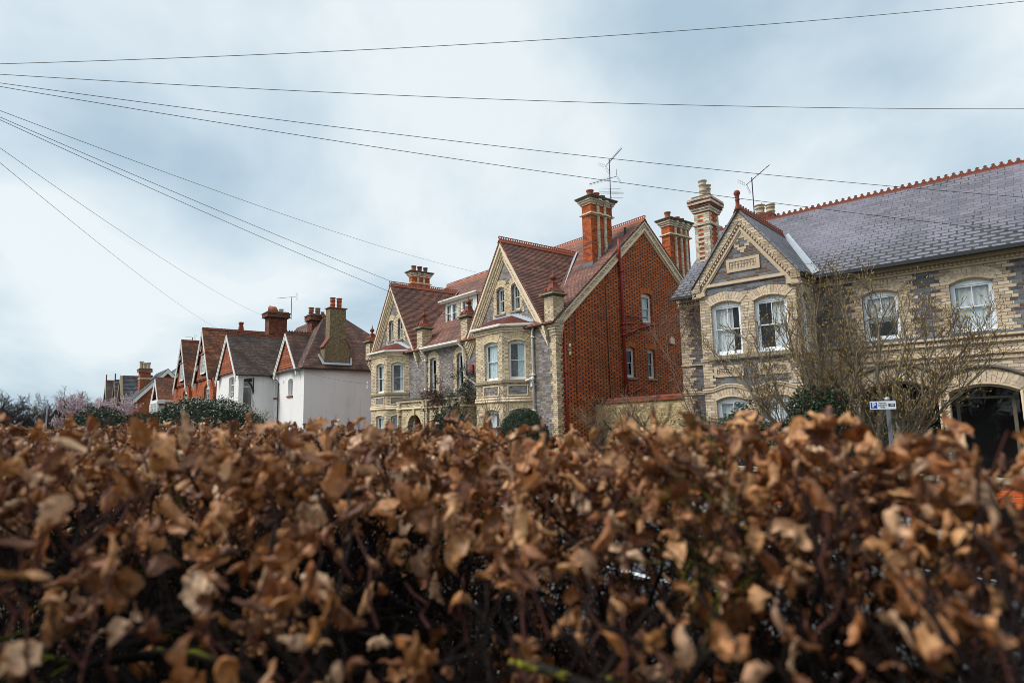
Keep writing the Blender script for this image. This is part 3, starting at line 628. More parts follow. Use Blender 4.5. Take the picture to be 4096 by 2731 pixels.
        # hipped bay roof, gutter, flashing
        t = .06; ez = 5.83; tz = 6.36; A = (xs-.12, .0, ez); B_ = (xa-.1, -P-.14, ez); Cc = (xb+.08, -P-.14, ez); D_ = (xe+.12, 0, ez); T0 = (-4.3+o, .0, tz); T1 = (-2.75+o, .0, tz)
        rb = MB(); rslab(rb, [A, B_, T0], t); rslab(rb, [B_, Cc, T1, T0], t); rslab(rb, [Cc, D_, T1], t); br = rb.build('bay_roof', 'tile_bay', b)
        gt = MB(); gp = [(A[0]-.02, .0, ez-.07), (B_[0]-.02, B_[1]-.04, ez-.07), (Cc[0]+.03, Cc[1]-.04, ez-.07), (D_[0]+.05, 0, ez-.07)]; gt.tube(gp, .065, 8)
        for i in range(3): a_, b_ = Vector(gp[i]), Vector(gp[i+1]); n = (b_-a_).cross(Vector((0, 0, 1))).normalized()*.05; gt.prism([a_+Vector((0, 0, .0)), b_, b_+Vector((0, 0, .065)), a_+Vector((0, 0, .065))], n)
        gt.build('gutter', 'creamp', br)
        fl_ = MB()
        for k in range(7):
            s0 = k/7; x = T1[0]+(D_[0]-T1[0])*s0; z = tz+(ez-tz)*s0; w_ = (D_[0]-T1[0])/7
            fl_.box(x, x+w_, -.012, .01, z-.16, z+.1)
        fl_.prism([(T1[0]-.05, -.02, tz+.03), (D_[0]+.03, -.02, ez+.03), (D_[0]-.1, -.13, ez+.03), (T1[0]-.1, -.1, tz-.0)], (0, 0, .03)); fl_.box(T0[0], T1[0], -.02, .01, tz-.02, tz+.1)
        fl_.build('lead_flashing', 'lead', br)
    # ---- piers
    for (a, b) in ((-.42, .14), (-6.72, -6.14), (-11.1, -10.5), (-17.6, -17.0)): pier(H, a, b, -.22, .36)
    # ---- middle gutter, dormer
    g = MB(); g.tube([(-10.5, -.38, 5.63), (-6.72, -.38, 5.63)], .07, 8); g.box(-10.5, -6.72, -.33, -.02, 5.52, 5.6); g.build('gutter', 'creamp', H)
    dm = thing_part('dormer', H); yf = 1.55; D = Fr((0, yf, 0), 0)
    body = MB(); D.wall(body, [(-11.05, 7.0), (-7.75, 7.0), (-7.75, 8.36), (-11.05, 8.36)], [hole(-10.9, -9.7, 7.1, 8.26), hole(-9.3, -8.1, 7.1, 8.26)], 0, .08); body.box(-11.05, -10.97, yf, 4.2, 7.0, 8.36); body.box(-7.83, -7.75, yf, 4.2, 7.0, 8.36); body.build('dormer_wall', 'white', dm)
    cr = MB(); D.box(cr, -9.62, -9.38, 0, .012, 7.12, 8.2); cr.build('brick_pier', 'cream', dm)
    rf = MB(); rf.box(-11.22, -7.6, yf-.22, 4.4, 8.36, 8.44); rf.box(-11.3, -7.52, yf-.3, 4.4, 8.44, 8.52); rf.build('dormer_roof', 'creamp', dm)
    ld = MB(); ld.prism([(-11.1, yf-.02, 7.02), (-7.6, yf-.02, 7.02), (-7.6, yf-.35, 6.93), (-11.1, yf-.35, 6.93)], (0, -.0, .03)); ld.build('lead_apron', 'leadd', dm)
    for (a, b) in ((-10.9, -9.7), (-9.3, -8.1)):
        w = MB(); c = (a+b)/2
        D.box(w, a, a+.05, -.07, .02, 7.1, 8.26); D.box(w, b-.05, b, -.07, .02, 7.1, 8.26); D.box(w, a+.05, b-.05, -.07, .02, 7.1, 7.17); D.box(w, a+.05, b-.05, -.07, .02, 8.2, 8.26); D.box(w, c-.04, c+.04, -.07, .02, 7.17, 8.2)
        for u0, u1 in ((a+.05, c-.04), (c+.04, b-.05)): D.box(w, u0, u1, -.05, .0, 7.72, 7.75); D.box(w, u0, u0+.04, -.06, .008, 7.17, 8.2); D.box(w, u1-.04, u1, -.06, .008, 7.17, 8.2)
        wo = w.build('window', 'white', dm); p = MB(); p.face([D.p(a+.05, -.03, 7.17), D.p(b-.05, -.03, 7.17), D.p(b-.05, -.03, 8.2), D.p(a+.05, -.03, 8.2)]); p.build('pane', 'glass', wo)
        curtain(D, wo, a+.1, a+.4, 7.1, 8.2, -.12, 'curtain_b'); curtain(D, wo, b-.4, b-.1, 7.1, 8.2, -.12, 'curtain_b')
    # ---- side windows
    for i, (a, b, c_, d_, r_) in enumerate(rw):
        sash(S, H, a, b, c_, d_, r_, d=-.12, bars='h' if i else '', cur=[(0, 1)] if i == 0 else [(0, 1, .0)] if i == 2 else [], arch='vousred', ah=.24, frame=.05, curm='curtain_b' if i == 0 else 'frost')
    # ---- chimneys
    ch = corbel_chimney(H, -1.33, -.75, 3.06, 4.42, 7.6, 11.9, [(3.5, 9.0), (3.95, 9.4)], [(-1.04, 3.35, 11.9, .42, .16, 'terra_o'), (-1.04, 3.75, 11.9, .36, .15, 'terra_o'), (-1.04, 4.12, 11.9, .3, .15, 'terra_o')])
    fl_ = MB()
    for k in range(9):
        y = 3.06+1.36*k/9; z = mz(y); fl_.box(-.75, -.735, y-.0, y+.15, z-.1, z+.17)
    fl_.box(-1.36, -.72, 3.03, 3.05, mz(3.06)-.1, mz(3.06)+.14); fl_.build('stepped_flashing', 'leadd', ch)
    corbel_chimney(H, -.66, -.15, 7.98, 9.55, 6.8, 11.6, [(8.4, 8.6), (8.85, 8.2), (9.25, 8)], [(-.4, 8.2, 11.6, .42, .15, 'terra_o'), (-.4, 8.95, 11.6, .3, .14, 'terra_o'), (-.4, 9.3, 11.6, .28, .14, 'terra_o')])
    corbel_chimney(H, -18.0, -17.6, 3.06, 4.42, 5.2, 11.85, [(3.5, 8.7), (3.95, 8.7)], [(-17.8, 3.3, 11.85, .42, .16, 'terra_o'), (-17.8, 3.75, 11.85, .42, .16, 'terra'), (-17.8, 4.2, 11.85, .4, .15, 'capdk')])
    pot(H, -10.9, 5.73, 11.0, .35, .13, 'terra_o')
    vp = MB(); vp.tube([(-.35, 4.9, 10.1), (-.35, 4.9, 10.62)], .06, 8); vp.build('flue_pipe', 'black', H)
    # ---- pipes
    def pipe(name, pts, r, m, par=H, col=()):
        p = MB(); p.tube(pts, r, 8)
        for z in col:
            x, y = pts[-1][0], pts[-1][1]; p.tube([(x, y, z-.05), (x, y, z+.05)], r*1.45, 8); p.box(x-r*2.2, x+r*2.2, y-.0, y+r*1.6, z-.02, z+.02)
        return p.build(name, m, par, True)
    pipe('downpipe', [(-1.3, -.13, 5.74), (-1.28, -.13, 5.6), (-1.38, -.1, 5.45), (-1.4, -.09, 5.3), (-1.4, -.09, .1)], .045, 'creamp', col=(5.2, 3.6, 2.1))
    pipe('downpipe', [(-10.5, -.36, 5.6), (-10.42, -.2, 5.35), (-10.4, -.1, 5.25), (-10.4, -.1, 3.0)], .05, 'creamp', col=(5.0, 3.45))
    pipe('downpipe', [(-6.86, -.36, 5.6), (-6.66, -.15, 5.3), (-6.62, -.1, 3.95), (-5.55, -.1, 3.4), (-5.5, -.1, 3.3), (-5.5, -.1, .1)], .055, 'creamp', col=(3.3, 2.2))
    pipe('soil_pipe', [(.28, 3.72, 9.7), (.28, 3.72, 9.1), (.1, 3.9, 8.75), (.09, 4.0, 8.4), (.09, 4.0, .1)], .075, 'redpipe', col=(8.3, 5.9, 5.4, 2.6))
    pipe('rain_pipe', [(.09, .42, 5.3), (.09, .42, .1)], .045, 'redpipe', col=(3.6,))
    pipe('waste_branch', [(.12, 4.75, 5.68), (.14, 5.9, 6.02), (.02, 6.0, 6.05)], .06, 'redpipe'); pipe('waste_branch', [(.1, 4.05, 6.3), (.1, 5.6, 6.3)], .03, 'redpipe'); pipe('waste_branch', [(.1, 4.05, 5.95), (.1, 4.75, 5.95)], .03, 'redpipe')
    pipe('waste_branch', [(.13, 4.1, 5.45), (.13, 4.75, 5.68)], .055, 'redpipe')
    pipe('waste_branch', [(.12, 4.1, 2.75), (.14, 4.85, 3.02), (.02, 4.95, 3.1)], .055, 'redpipe')
    pipe('cable', [(.02, 3.2, 8.3), (.03, 3.05, 7.9), (.04, 3.3, 7.75), (.03, 3.0, 7.6), (.03, 3.05, 2.4)], .014, 'black'); pipe('cable', [(.02, 1.05, 6.2), (.02, 1.05, 1)], .009, 'black')
    bx = MB(); bx.prism([(.01, 7.3, 5.2), (.01, 7.6, 5.2), (.01, 7.6, 5.42), (.01, 7.45, 5.55), (.01, 7.3, 5.42)], (.1, 0, 0)); bx.build('bird_box', 'mould', H)
    # ---- insulators, alarm box
    for x, y, z in ((.16, .62, 4.55), (-17.5, -.12, 4.1)):
        i_ = MB(); i_.tube([(x-.16, y, z), (x, y, z)], .02, 6); i_.tube([(x, y, z-.22), (x, y, z+.22)], .012, 6)
        for s in (-1, 1): i_.lathe(x, y, [(.02, z+s*.1), (.05, z+s*.12), (.055, z+s*.19), (.03, z+s*.24)], 8)
        i_.build('cable_bracket', 'creamp', H)
    al = MB(); al.prism([(-6.18, -.001, 3.98), (-5.92, -.001, 3.98), (-5.92, -.001, 4.42), (-6.18, -.001, 4.42)], (0, -.1, 0)); ab = al.build('alarm_box', 'redpipe', H); a2 = MB(); a2.box(-6.181, -6.187, -.08, -.02, 4.05, 4.36); a2.build('alarm_label', 'whiteR', ab)
    cc = MB(); cc.tube([(-1.4, -.15, 3.5), (-1.4, -.28, 3.42)], .03, 6); cc.tube([(-1.62, -.32, 3.36), (-1.36, -.26, 3.42)], .045, 8); cc.lathe(-1.3, -.2, [(.03, 3.36), (.07, 3.4), (.07, 3.46), (.03, 3.5)], 10); cc.box(-1.46, -1.36, -.2, -.12, 3.1, 3.32); cc.build('security_camera', 'whiteR', H)
    # ---- two arched entrance terrace
    tr = thing_part('entrance_terrace', H); yf = -.86; T = Fr((0, yf, 0), 0); R_ = Fr((-5.68, yf, 0), math.pi/2)
    mb = MB(); A1, A2 = (-10.95, -9.45), (-8.6, -6.4)
    def ah(a, b, z): return [(a, 0), (b, 0)]+archpts(a, b, z, (b-a)/2*.86, 14)
    T.wall(mb, [(-12, -.2), (-5.68, -.2), (-5.68, 2.95), (-12, 2.95)], [[(u, max(z, .0)) for u, z in ah(A1[0], A1[1], 1.5)], ah(A2[0], A2[1], 1.22)], 0, .3)
    R_.wall(mb, [(0, -.2), (.86, -.2), (.86, 2.95), (0, 2.95)], [], 0)
    mb.box(-12, -5.7, yf+.02, -.02, 2.8, 2.93)
    tw = mb.build('terrace_wall', 'porch', tr)
    for a, b in (A1, A2): varch(T, tw, a, b, 1.5 if a == A1[0] else 1.22, (b-a)/2*.86, .24, 'voussoir', .02, tw=.09); k = MB(); c = (a+b)/2; T.poly(k, [(c-.08, (2.1 if a < -9 else 2.12)), (c+.08, 2.1), (c+.12, 2.42), (c-.12, 2.42)], 0, .09); k.build('keystone', 'voussoir', tw)
    pl = MB()
    for u in (-11.98, -9.3, -9.05, -5.98): T.box(pl, u, u+.3, 0, .09, 0, 2.4); T.box(pl, u-.04, u+.34, 0, .13, 2.32, 2.4); T.box(pl, u, u+.3, 0, .1, 2.52, 2.8)
    pl.build('pilasters', 'porch', tw)
    co = MB()
    for f, w0, w1 in ((T, -12.1, -5.6), (R_, -.06, .86)):
        rollb(f, co, w0, w1, 2.46, .05, .05); f.box(co, w0, w1, 0, .1, 2.86, 2.92); rollb(f, co, w0, w1, 2.82, .045, .06)
    co.build('cornice', 'mould', tw)
    c2 = MB(); T.box(c2, -12.2, -5.5, -.8, .18, 2.93, 3.0); c2.build('coping', 'capdk', tw)
    # dark porch behind the arches
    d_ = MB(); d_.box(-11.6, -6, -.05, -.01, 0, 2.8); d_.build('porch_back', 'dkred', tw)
    return H
def thing_part(name, par):
    o = bpy.data.objects.new(name, None); C.objects.link(o); o.parent = par; o.empty_display_size = .1; return o
MT['frost'] = curtain_mat('frosted_film', (.2, .25, .25), (.16, .2, .2))
VILLA = villa()
# ------------------------------------------------------------------ buff and blue brick house with the slate roof, turned 10.5 degrees to the street line
def slate_house():
    H = thing('brick_house', 'long blue grey and buff brick house with lilac slate roof and red crested ridge', 'house', (7.34, -.47, 0), .18329)
    B = Fr((0, 0, 0), 0); Dm = 1.7; M_ = Fr((0, Dm, 0), 0); X0, X1 = -.05, 2.83; R_ = Fr((X1, 0, 0), math.pi/2)
    zs, zt = 3.5, 5.05; W1, W2 = (.3, 1.22), (1.62, 2.56); G1, G2 = (.3, 1.24), (1.62, 2.56); gx, RZ, SL = 1.39, 7.9, 1.34
    mb = MB(); B.wall(mb, [(X0, -.2), (X1, -.2), (X1, 2.52), (X0, 2.52)], [hole(*G1, .8, 2.16, .12), hole(*G2, .8, 2.16, .12)], 0, .14)
    B.wall(mb, [(X0, 3.36), (X1, 3.36), (X1, 5.36), (X0, 5.36)], [hole(*W1, zs, zt, .13), hole(*W2, zs, zt, .13)], 0, .14)
    R_.wall(mb, [(0, -.2), (Dm, -.2), (Dm, 5.7), (0, 5.7)], [hole(.45, 1.1, zs, zt, .2), hole(.45, 1.1, .8, 2.2, .2)], 0, .14)
    mb.face([(X0, Dm, -.2), (X0, 0, -.2), (X0, 0, 5.7), (X0, Dm, 5.7)])
    bw = mb.build('bay_wall', 'creamR', H)
    mb = MB(); B.wall(mb, [(X0, 2.52), (X1, 2.52), (X1, 3.36), (X0, 3.36)], [], 0)
    B.wall(mb, [(X0, 5.36), (X1, 5.36), (X1, 5.8), (gx, RZ-.2), (X0, 5.8)], [], 0)
    gw = mb.build('gable_wall', 'blue', H)
    q = MB(); toothed(B, q, X0-.003, 1, 2.56, 3.34, (.38, .3), rows=1, step=.088, d=.01); toothed(B, q, X1+.003, -1, 2.56, 3.34, (.38, .3), rows=1, step=.088, d=.01)
    q.build('corner_bricks', 'creamR', gw); q = MB()
    # diamond of cream bricks in the gable
    cx, cz = gx, 6.8
    for r_, row in ((3, ((0, .12),)), (2, ((0, .27),)), (1, ((-.16, .15), (.16, .15))), (0, ((-.25, .14), (.25, .14))), (-1, ((-.16, .15), (.16, .15))), (-2, ((0, .27),)), (-3, ((0, .12),))):
        for off, w in row: B.box(q, cx+off-w/2, cx+off+w/2, -.005, .012, cz+r_*.088+.004, cz+(r_+1)*.088-.005)
    q.build('brick_diamond', 'mouldR', gw)
    def tilepanel(f, u0, u1, z0, z1, cols, rows, par):
        fr_ = MB(); b = .09
        f.poly(fr_, [(u0, z0), (u1, z0), (u1-b, z0+b), (u0+b, z0+b)], -.005, .03); f.poly(fr_, [(u0, z1), (u1, z1), (u1-b, z1-b), (u0+b, z1-b)], -.005, .03)
        f.poly(fr_, [(u0, z0), (u0+b, z0+b), (u0+b, z1-b), (u0, z1)], -.005, .03); f.poly(fr_, [(u1, z0), (u1-b, z0+b), (u1-b, z1-b), (u1, z1)], -.005, .03)
        fo = fr_.build('panel_frame', 'mouldR', par); bg = MB(); f.box(bg, u0+b, u1-b, -.004, .003, z0+b, z1-b); bg.build('panel_ground', 'capdk', fo)
        t = MB(); w = (u1-u0-2*b)/cols; h = (z1-z0-2*b)/rows
        for i in range(cols):
            for j in range(rows):
                a, c = u0+b+i*w+.01, z0+b+j*h+.006; f.box(t, a, a+w-.014, 0, .012, c, c+h-.012)
                f.box(t, a+w*.22, a+w*.62, .0125, .022, c+h*.2, c+h*.62); 
        t.build('patterned_tiles', 'vousR', fo)
    tilepanel(B, .89, 1.89, 5.98, 6.38, 9, 2, gw); tilepanel(B, .3, 1.2, 2.84, 3.18, 10, 3, gw); tilepanel(B, 1.64, 2.54, 2.84, 3.18, 10, 3, gw)
    # strings
    s = MB()
    B.box(s, .1, 2.7, -.01, .05, 5.66, 5.72); rollb(B, s, .1, 2.7, 5.64, .03, .03)
    for f, a, b in ((B, X0-.04, X1+.05), (R_, 0, Dm), (M_, -1.6, X0), (M_, X1, 14)):
        f.box(s, a, b, -.01, .07, 3.4, 3.44); f.box(s, a, b, -.01, .05, 3.34, 3.4) if f is B else None
    for f, a, b in ((R_, 0, Dm), (M_, -1.6, X0)): rollb(f, s, a, b, 2.49, .035, .03); rollb(f, s, a, b, 2.43, .035, .01)
    # wavy string over the ground windows
    pts = []
    def wz(u):
        for (a, b) in (G1, G2):
            if a-.12 <= u <= b+.12: t = (u-(a+b)/2)/((b-a)/2+.12); return 2.47+.14*math.cos(t*math.pi/2)**1.3
        return 2.47
    us = [X0-.05+(X1+.1-X0)*i/48 for i in range(49)]
    for dz in (0, -.06): s.tube([B.p(u, .03-.01*(dz < 0), wz(u)+dz) for u in us], .032, 6)
    s.build('string_course', 'mouldR', bw)
    sl = MB(); B.box(sl, .2, 2.62, -.05, .1, 3.37, 3.485); sl.build('sill_band', 'stone', bw)
    kw = dict(d=-.1, col='whiteR', arch='vousR', ah=.25, roll='mouldR', frame=.07, sill=None)
    sash(B, bw, *W1, zs, zt, .13, bars='v', cur=[(.02, .68)], **kw); sash(B, bw, *W2, zs, zt, .13, bars='v', cur=[(.5, 1)], **kw)
    sash(B, bw, *G1, .8, 2.16, .12, bars='v', cur=[(0, 1)], **kw); sash(B, bw, *G2, .8, 2.16, .12, bars='v', cur=[(0, 1)], **kw)
    sash(R_, bw, .45, 1.1, zs, zt, .2, bars='', cur=[(0, .4)], **kw); sash(R_, bw, .45, 1.1, .8, 2.2, .2, bars='', **kw)
    # ---- main front
    w3, w4, w5 = (4.1, 5.0), (6.2, 7.13), (9.0, 9.95); A1, A2, A3 = (3.8, 5.7), (5.93, 7.42), (8.6, 10.2)
    mb = MB(); M_.wall(mb, [(X1, 3.6), (14, 3.6), (14, 5.8), (X1, 5.8)], [hole(*w, 3.7, 5.04, .13) for w in (w3, w4, w5)], 0, .14); M_.wall(mb, [(-1.58, -.2), (X0, -.2), (X0, 5.8), (-1.58, 5.8)], [], 0)
    mw = mb.build('front_wall', 'blue', H)
    def seg(a, b, z, r): return [(a, 0), (b, 0)]+archpts(a, b, z, r, 14)
    mb = MB(); M_.wall(mb, [(X1, -.2), (14, -.2), (14, 3.6), (X1, 3.6)], [seg(*A1, 2.2, .32), seg(*A2, 2.14, .2), seg(*A3, 2.1, .3)], 0, .35)
    lw = mb.build('arcade_wall', 'creamR', H)
    mb = MB(); mb.face([(-1.58, 9, -.2), (-1.58, Dm, -.2), (-1.58, Dm, 5.8), (-1.58, 5.3, 8.7), (-1.58, 9, 5.8)]); mb.face([(14, Dm, -.2), (14, 9, -.2), (14, 9, 5.8), (14, 5.3, 8.7), (14, Dm, 5.8)]); mb.face([(14, 9, -.2), (-1.58, 9, -.2), (-1.58, 9, 5.8), (14, 9, 5.8)]); mb.build('rear_wall', 'blue', H)
    q = MB()
    pat = (.42, .28, .52, .36)
    toothed(M_, q, X0-.01, -1, 0, 5.5, (.001,)) if 0 else None
    toothed(M_, q, -1.585, 1, 0, 5.5, (.4, .5, .28, .36), step=.088, rows=1, d=.01)
    for w in (w3, w4, w5): toothed(M_, q, w[0], -1, 3.6, 5.46, (.3, .42, .2), step=.088, rows=1, d=.01); toothed(M_, q, w[1], 1, 3.6, 5.46, (.3, .48, .38), step=.088, rows=1, d=.01); M_.poly(q, [(w[0]-.02, 5.25), (w[0]-.02, 5.46), (w[1]+.02, 5.46), (w[1]+.02, 5.25)]+archpts(w[0], w[1], 5.05, .13), -.01, .008)
    q.build('toothed_quoins', 'creamR', mw)
    for i, w in enumerate((w3, w4, w5)):
        k2 = dict(kw); k2['sill'] = 'capdk'; k2['sillw'] = .14
        sash(M_, mw, *w, 3.7, 5.04, .13, bars='v', cur=[(0, 1, .38)] if i == 0 else [(0, 1)], curm='curtain', sillh=.12, **k2) if False else sash(M_, mw, *w, 3.7, 5.04, .13, bars='v', cur=[(0, 1, .38)] if i == 0 else [(0, 1)], sillh=.12, d=-.1, col='whiteR', arch='vousR', ah=.25, roll='mouldR', frame=.07, sill='capdk', sillw=.14)
    av = MB(); M_.box(av, 3.25, 3.5, -.01, .016, 5.2, 5.28); av.build('air_brick', 'dkred', mw)
    # cornice: roll, dog tooth, top course
    c = MB(); t = MB()
    for f, a, b in ((M_, X1+.0, 14), (R_, -.02, Dm), (M_, -1.62, X0)):
        rollb(f, c, a, b, 5.47, .035, .05); f.box(c, a, b, -.01, .04, 5.44, 5.5); f.box(c, a, b, -.01, .02, 5.5, 5.6); f.box(c, a, b, -.01, .12, 5.6, 5.72); teeth(f, t, a+.01, b, 5.505, 5.595, .021, .1, .1)
    co = c.build('cornice', 'mouldR', H, False); t.build('dog_tooth', 'mouldR', co)
    s = MB(); rollb(M_, s, X1, 14, 3.57, .04, .06); rollb(M_, s, X1, 14, 3.12, .045, .03); rollb(M_, s, X1, 14, 3.18, .02, .02); M_.box(s, X1, 14, -.01, .09, 3.585, 3.625); s.build('string_course', 'mouldR', lw, True)
    t = MB(); teeth(M_, t, X1+.05, 14, 3.44, 3.52, .0, .04, .1); M_.box(t, X1, 14, -.01, .012, 2.96, 3.07); teeth(M_, t, X1+.05, 14, 2.97, 3.06, .0121, .045, .1); t.build('dog_tooth', 'mouldR', lw)
    l_ = MB(); M_.box(l_, X1, 14, .0, .1, 3.627, 3.665); l_.build('lead_flashing', 'leadd', lw)
    for (a, b), z, r in ((A1, 2.2, .32), (A2, 2.14, .2), (A3, 2.1, .3)):
        ar = varch(M_, lw, a-.03, b+.03, z+.06, r, .27, 'vousR', .014, flare=.1, tw=.095)
        m = MB(); tp = archpts(a-.02, b+.02, z+.02, r, 20); m.tube([M_.p(u, .01, zz) for u, zz in tp], .035, 6); m.tube([M_.p(u, -.09, zz-.05) for u, zz in tp], .035, 6)
        for sx in (a-.02, b+.02): m.tube([M_.p(sx, .01, 0), M_.p(sx, .01, z+.02)], .035, 6); m.tube([M_.p(sx, -.12, 0), M_.p(sx, -.12, z)], .03, 6)
        m.build('roll_moulding', 'mouldR', ar, True)
        hd = MB(); R0 = ((b-a)/2); tp = archpts(a-.12, b+.12, z+.28, r+.08, 20); hd.tube([M_.p(u, .03, zz+.1) for u, zz in tp], .045, 6); hd.build('hood_mould', 'capdk', ar, True)
    # recessed porch room
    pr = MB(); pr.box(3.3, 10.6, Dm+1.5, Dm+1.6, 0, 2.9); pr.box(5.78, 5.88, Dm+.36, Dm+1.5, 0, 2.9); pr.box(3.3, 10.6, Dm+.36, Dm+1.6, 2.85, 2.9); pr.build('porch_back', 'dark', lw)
    dr = MB(); 
    for (u0, u1, z0, z1) in ((5.97, 7.35, 1.98, 2.04), (6.02, 6.1, 0, 2.0), (7.2, 7.28, 0, 2.0), (6.62, 6.68, 2.04, 2.32)): M_.box(dr, u0, u1, -.45, -.38, z0, z1)
    do = dr.build('door_frame', 'capdk', lw); d2 = MB(); d2.face([M_.p(5.97, -.42, 0), M_.p(7.35, -.42, 0), M_.p(7.35, -.42, 2.36), M_.p(5.97, -.42, 2.36)]); d2.build('door_glass', 'glass', do)
    wb = MB(); M_.box(wb, 3.8, 5.7, -.3, -.12, 0, .95); wb.build('porch_parapet', 'red', lw); wc = MB(); M_.box(wc, 3.8, 5.7, -.33, -.09, .951, 1.02); wc.build('parapet_coping', 'stone', lw)
    # ---- roofs
    def mz(y): return 5.76+.807*(y-1.25)
    r = MB(); rslab(r, [(-1.66, 1.25, 5.76), (14.2, 1.25, 5.76), (14.2, 5.3, mz(5.3)), (-1.66, 5.3, mz(5.3))], .05); rslab(r, [(-1.66, 5.3, mz(5.3)), (14.2, 5.3, mz(5.3)), (14.2, 9.4, 5.72), (-1.66, 9.4, 5.72)], .05)
    roof = r.build('roof', 'slate', H); crest(roof, (-1.68, 5.3, mz(5.3)), (14.2, 5.3, mz(5.3)), 'terra', 'scallop')
    yb = (RZ-5.76)/.807+1.25+.03; e = 1.68; ze = RZ-SL*e
    r = MB()
    for sg in (1, -1): rslab(r, [(gx, -.16, RZ), (gx, yb, RZ), (gx+sg*1.6, 1.26, RZ-SL*1.6+.02), (gx+sg*e, 1.2, ze), (gx+sg*e, -.16, ze)], .05)
    gr = r.build('gable_roof', 'slate', H); crest(gr, (gx, -.17, RZ), (gx, yb-.05, RZ), 'terra', 'scallop')
    f = MB(); f.lathe(gx, -.1, [(.12, RZ-.08), (.09, RZ), (.06, RZ+.08), (.055, RZ+.22), (.08, RZ+.25), (.055, RZ+.28), (.065, RZ+.38), (.09, RZ+.42), (.1, RZ+.47), (.07, RZ+.53), (.01, RZ+.56)], 10); f.build('finial', 'terra', gr, True)
    v = MB(); a, b = Vector((gx+.05, yb-.03, RZ-.07)), Vector((gx+1.62, 1.3, RZ-SL*1.62+.05)); dd = Vector((.1, .05, .055)); n = Vector((.3, -.5, .8))*.05; v.prism([a-dd+n, b-dd+n, b+dd*1.1+n, a+dd+n], n*.4); v.build('lead_valley', 'lead', gr)
    g = MB(); M_.poly(g, [(X1+.2, 5.66), (14.2, 5.66), (14.2, 5.76), (X1+.2, 5.76)], .36, .5); M_.box(g, X1+.2, 14.2, .12, .36, 5.7, 5.74); g.box(X1-.0, X1+.33, -.1, 1.25, 5.6, 5.64) ; M_.box(g, -1.7, X0-.1, .3, .5, 5.66, 5.76); g.prism([(X1+.02, -.05, 5.66), (X1+.3, -.05, 5.62), (X1+.3, 1.3, 5.62), (X1+.02, 1.3, 5.66)], (0, 0, .02)); g.build('gutter', 'black', roof)
    # verge of the gable: brick band, dog tooth, rolls, kneelers
    c = math.sqrt(1+SL*SL)
    for (i0, i1, dd, m) in ((.03, .07, .13, 'capdk'), (.07, .24, .1, 'creamR'), (.34, .4, .06, 'mouldR'), (.4, .44, .035, 'mouldR')):
        vb = MB()
        for sg in (1, -1): L_ = 1.62 if i0 < .2 else 1.35; B.poly(vb, [(gx, RZ-i0*c), (gx+sg*L_, RZ-i0*c-SL*L_), (gx+sg*L_, RZ-i1*c-SL*L_), (gx, RZ-i1*c)], -.01, dd)
        vb.build('gable_verge', m, gw)
    vt = MB(); vg = MB()
    for sg in (1, -1):
        B.poly(vg, [(gx, RZ-.24*c), (gx+sg*1.4, RZ-.24*c-SL*1.4), (gx+sg*1.4, RZ-.34*c-SL*1.4), (gx, RZ-.34*c)], -.01, .02)
        L_ = 1.38*c; n = int(L_/.11)
        for i in range(n):
            s0, s1 = i*.11/c, (i+1)*.11/c; sm = (s0+s1)/2
            B.poly(vt, [(gx+sg*s0, RZ-.25*c-SL*s0), (gx+sg*s1, RZ-.25*c-SL*s1), (gx+sg*(sm-.05*sg*0-.035), RZ-.33*c-SL*(sm-.035))], .0201, .085)
    vg.build('verge_ground', 'mouldR', gw); vt.build('dog_tooth', 'mouldR', gw)
    k = MB()
    for sg in (1, -1):
        u0 = gx+sg*1.36; u1 = gx+sg*1.62; zz = RZ-.1*c
        B.poly(k, [(u0, 5.5), (u1, 5.5), (u1, zz-SL*1.62), (u0, zz-SL*1.36)], -.01, .125)
    kn = k.build('kneeler', 'creamR', gw); k2 = MB()
    for sg in (1, -1): B.box(k2, gx+sg*1.36-.14, gx+sg*1.62+.0 if sg > 0 else gx-1.22, -.01, .1, 5.36, 5.5) ; rollb(B, k2, gx+sg*1.49-.15, gx+sg*1.49+.15, 5.35, .035, .06)
    k2.build('kneeler_moulding', 'mouldR', kn)
    # ---- banded chimney
    x0, x1, y0, y1 = -1.52, -.95, 3.2, 4.0; zb, zt = 6.9, 9.78
    m = MB(); m.box(x0, x1, y0, y1, zb, zt-.4); ch = m.build('chimney', 'red', H)
    w = MB(); z = zb; i = 0
    fs = [Fr((x0, y0, 0), 0), Fr((x1, y0, 0), math.pi/2)]
    while z < zt-.62:
        for f, L_ in zip(fs, (x1-x0, y1-y0)):
            a, b = ((.24, .13) if i % 2 else (.13, .24))
            f.box(w, -.012, a, -.01, .012, z+.004, z+.084); f.box(w, L_-b, L_+.012, -.01, .012, z+.004, z+.084)
            if f is fs[0] and i % 2: f.box(w, -.012, L_+.012, -.01, .0125, z+.004, z+.084)
        z += .088; i += 1
    z = 8.72
    for (e, h, zz) in ((.06, .09, 8.72), (.06, .09, 9.22), (.1, .08, 9.31), (.18, .08, 9.5), (.18, .075, 9.66)): w.box(x0-e, x1+e, y0-e, y1+e, zz, zz+h)
    w.build('white_brick_bands', 'white_band', ch)
    d = MB(); d.box(x0-.14, x1+.14, y0-.14, y1+.14, 9.395, 9.499); d.box(x0-.185, x1+.185, y0-.185, y1+.185, 9.581, 9.659); d.build('red_bands', 'dkred', ch)
    d = MB(); d.prism([(x0-.05, y0-.05, 9.74), (x1+.05, y0-.05, 9.74), (x1+.05, y1+.05, 9.74), (x0-.05, y1+.05, 9.74)], (0, 0, .1)); d.prism([(x0+.1, y0+.1, 9.841), (x1-.1, y0+.1, 9.841), (x1-.1, y1-.1, 9.841), (x0+.1, y1-.1, 9.841)], (0, 0, .05)); d.build('capping', 'capdk', ch)
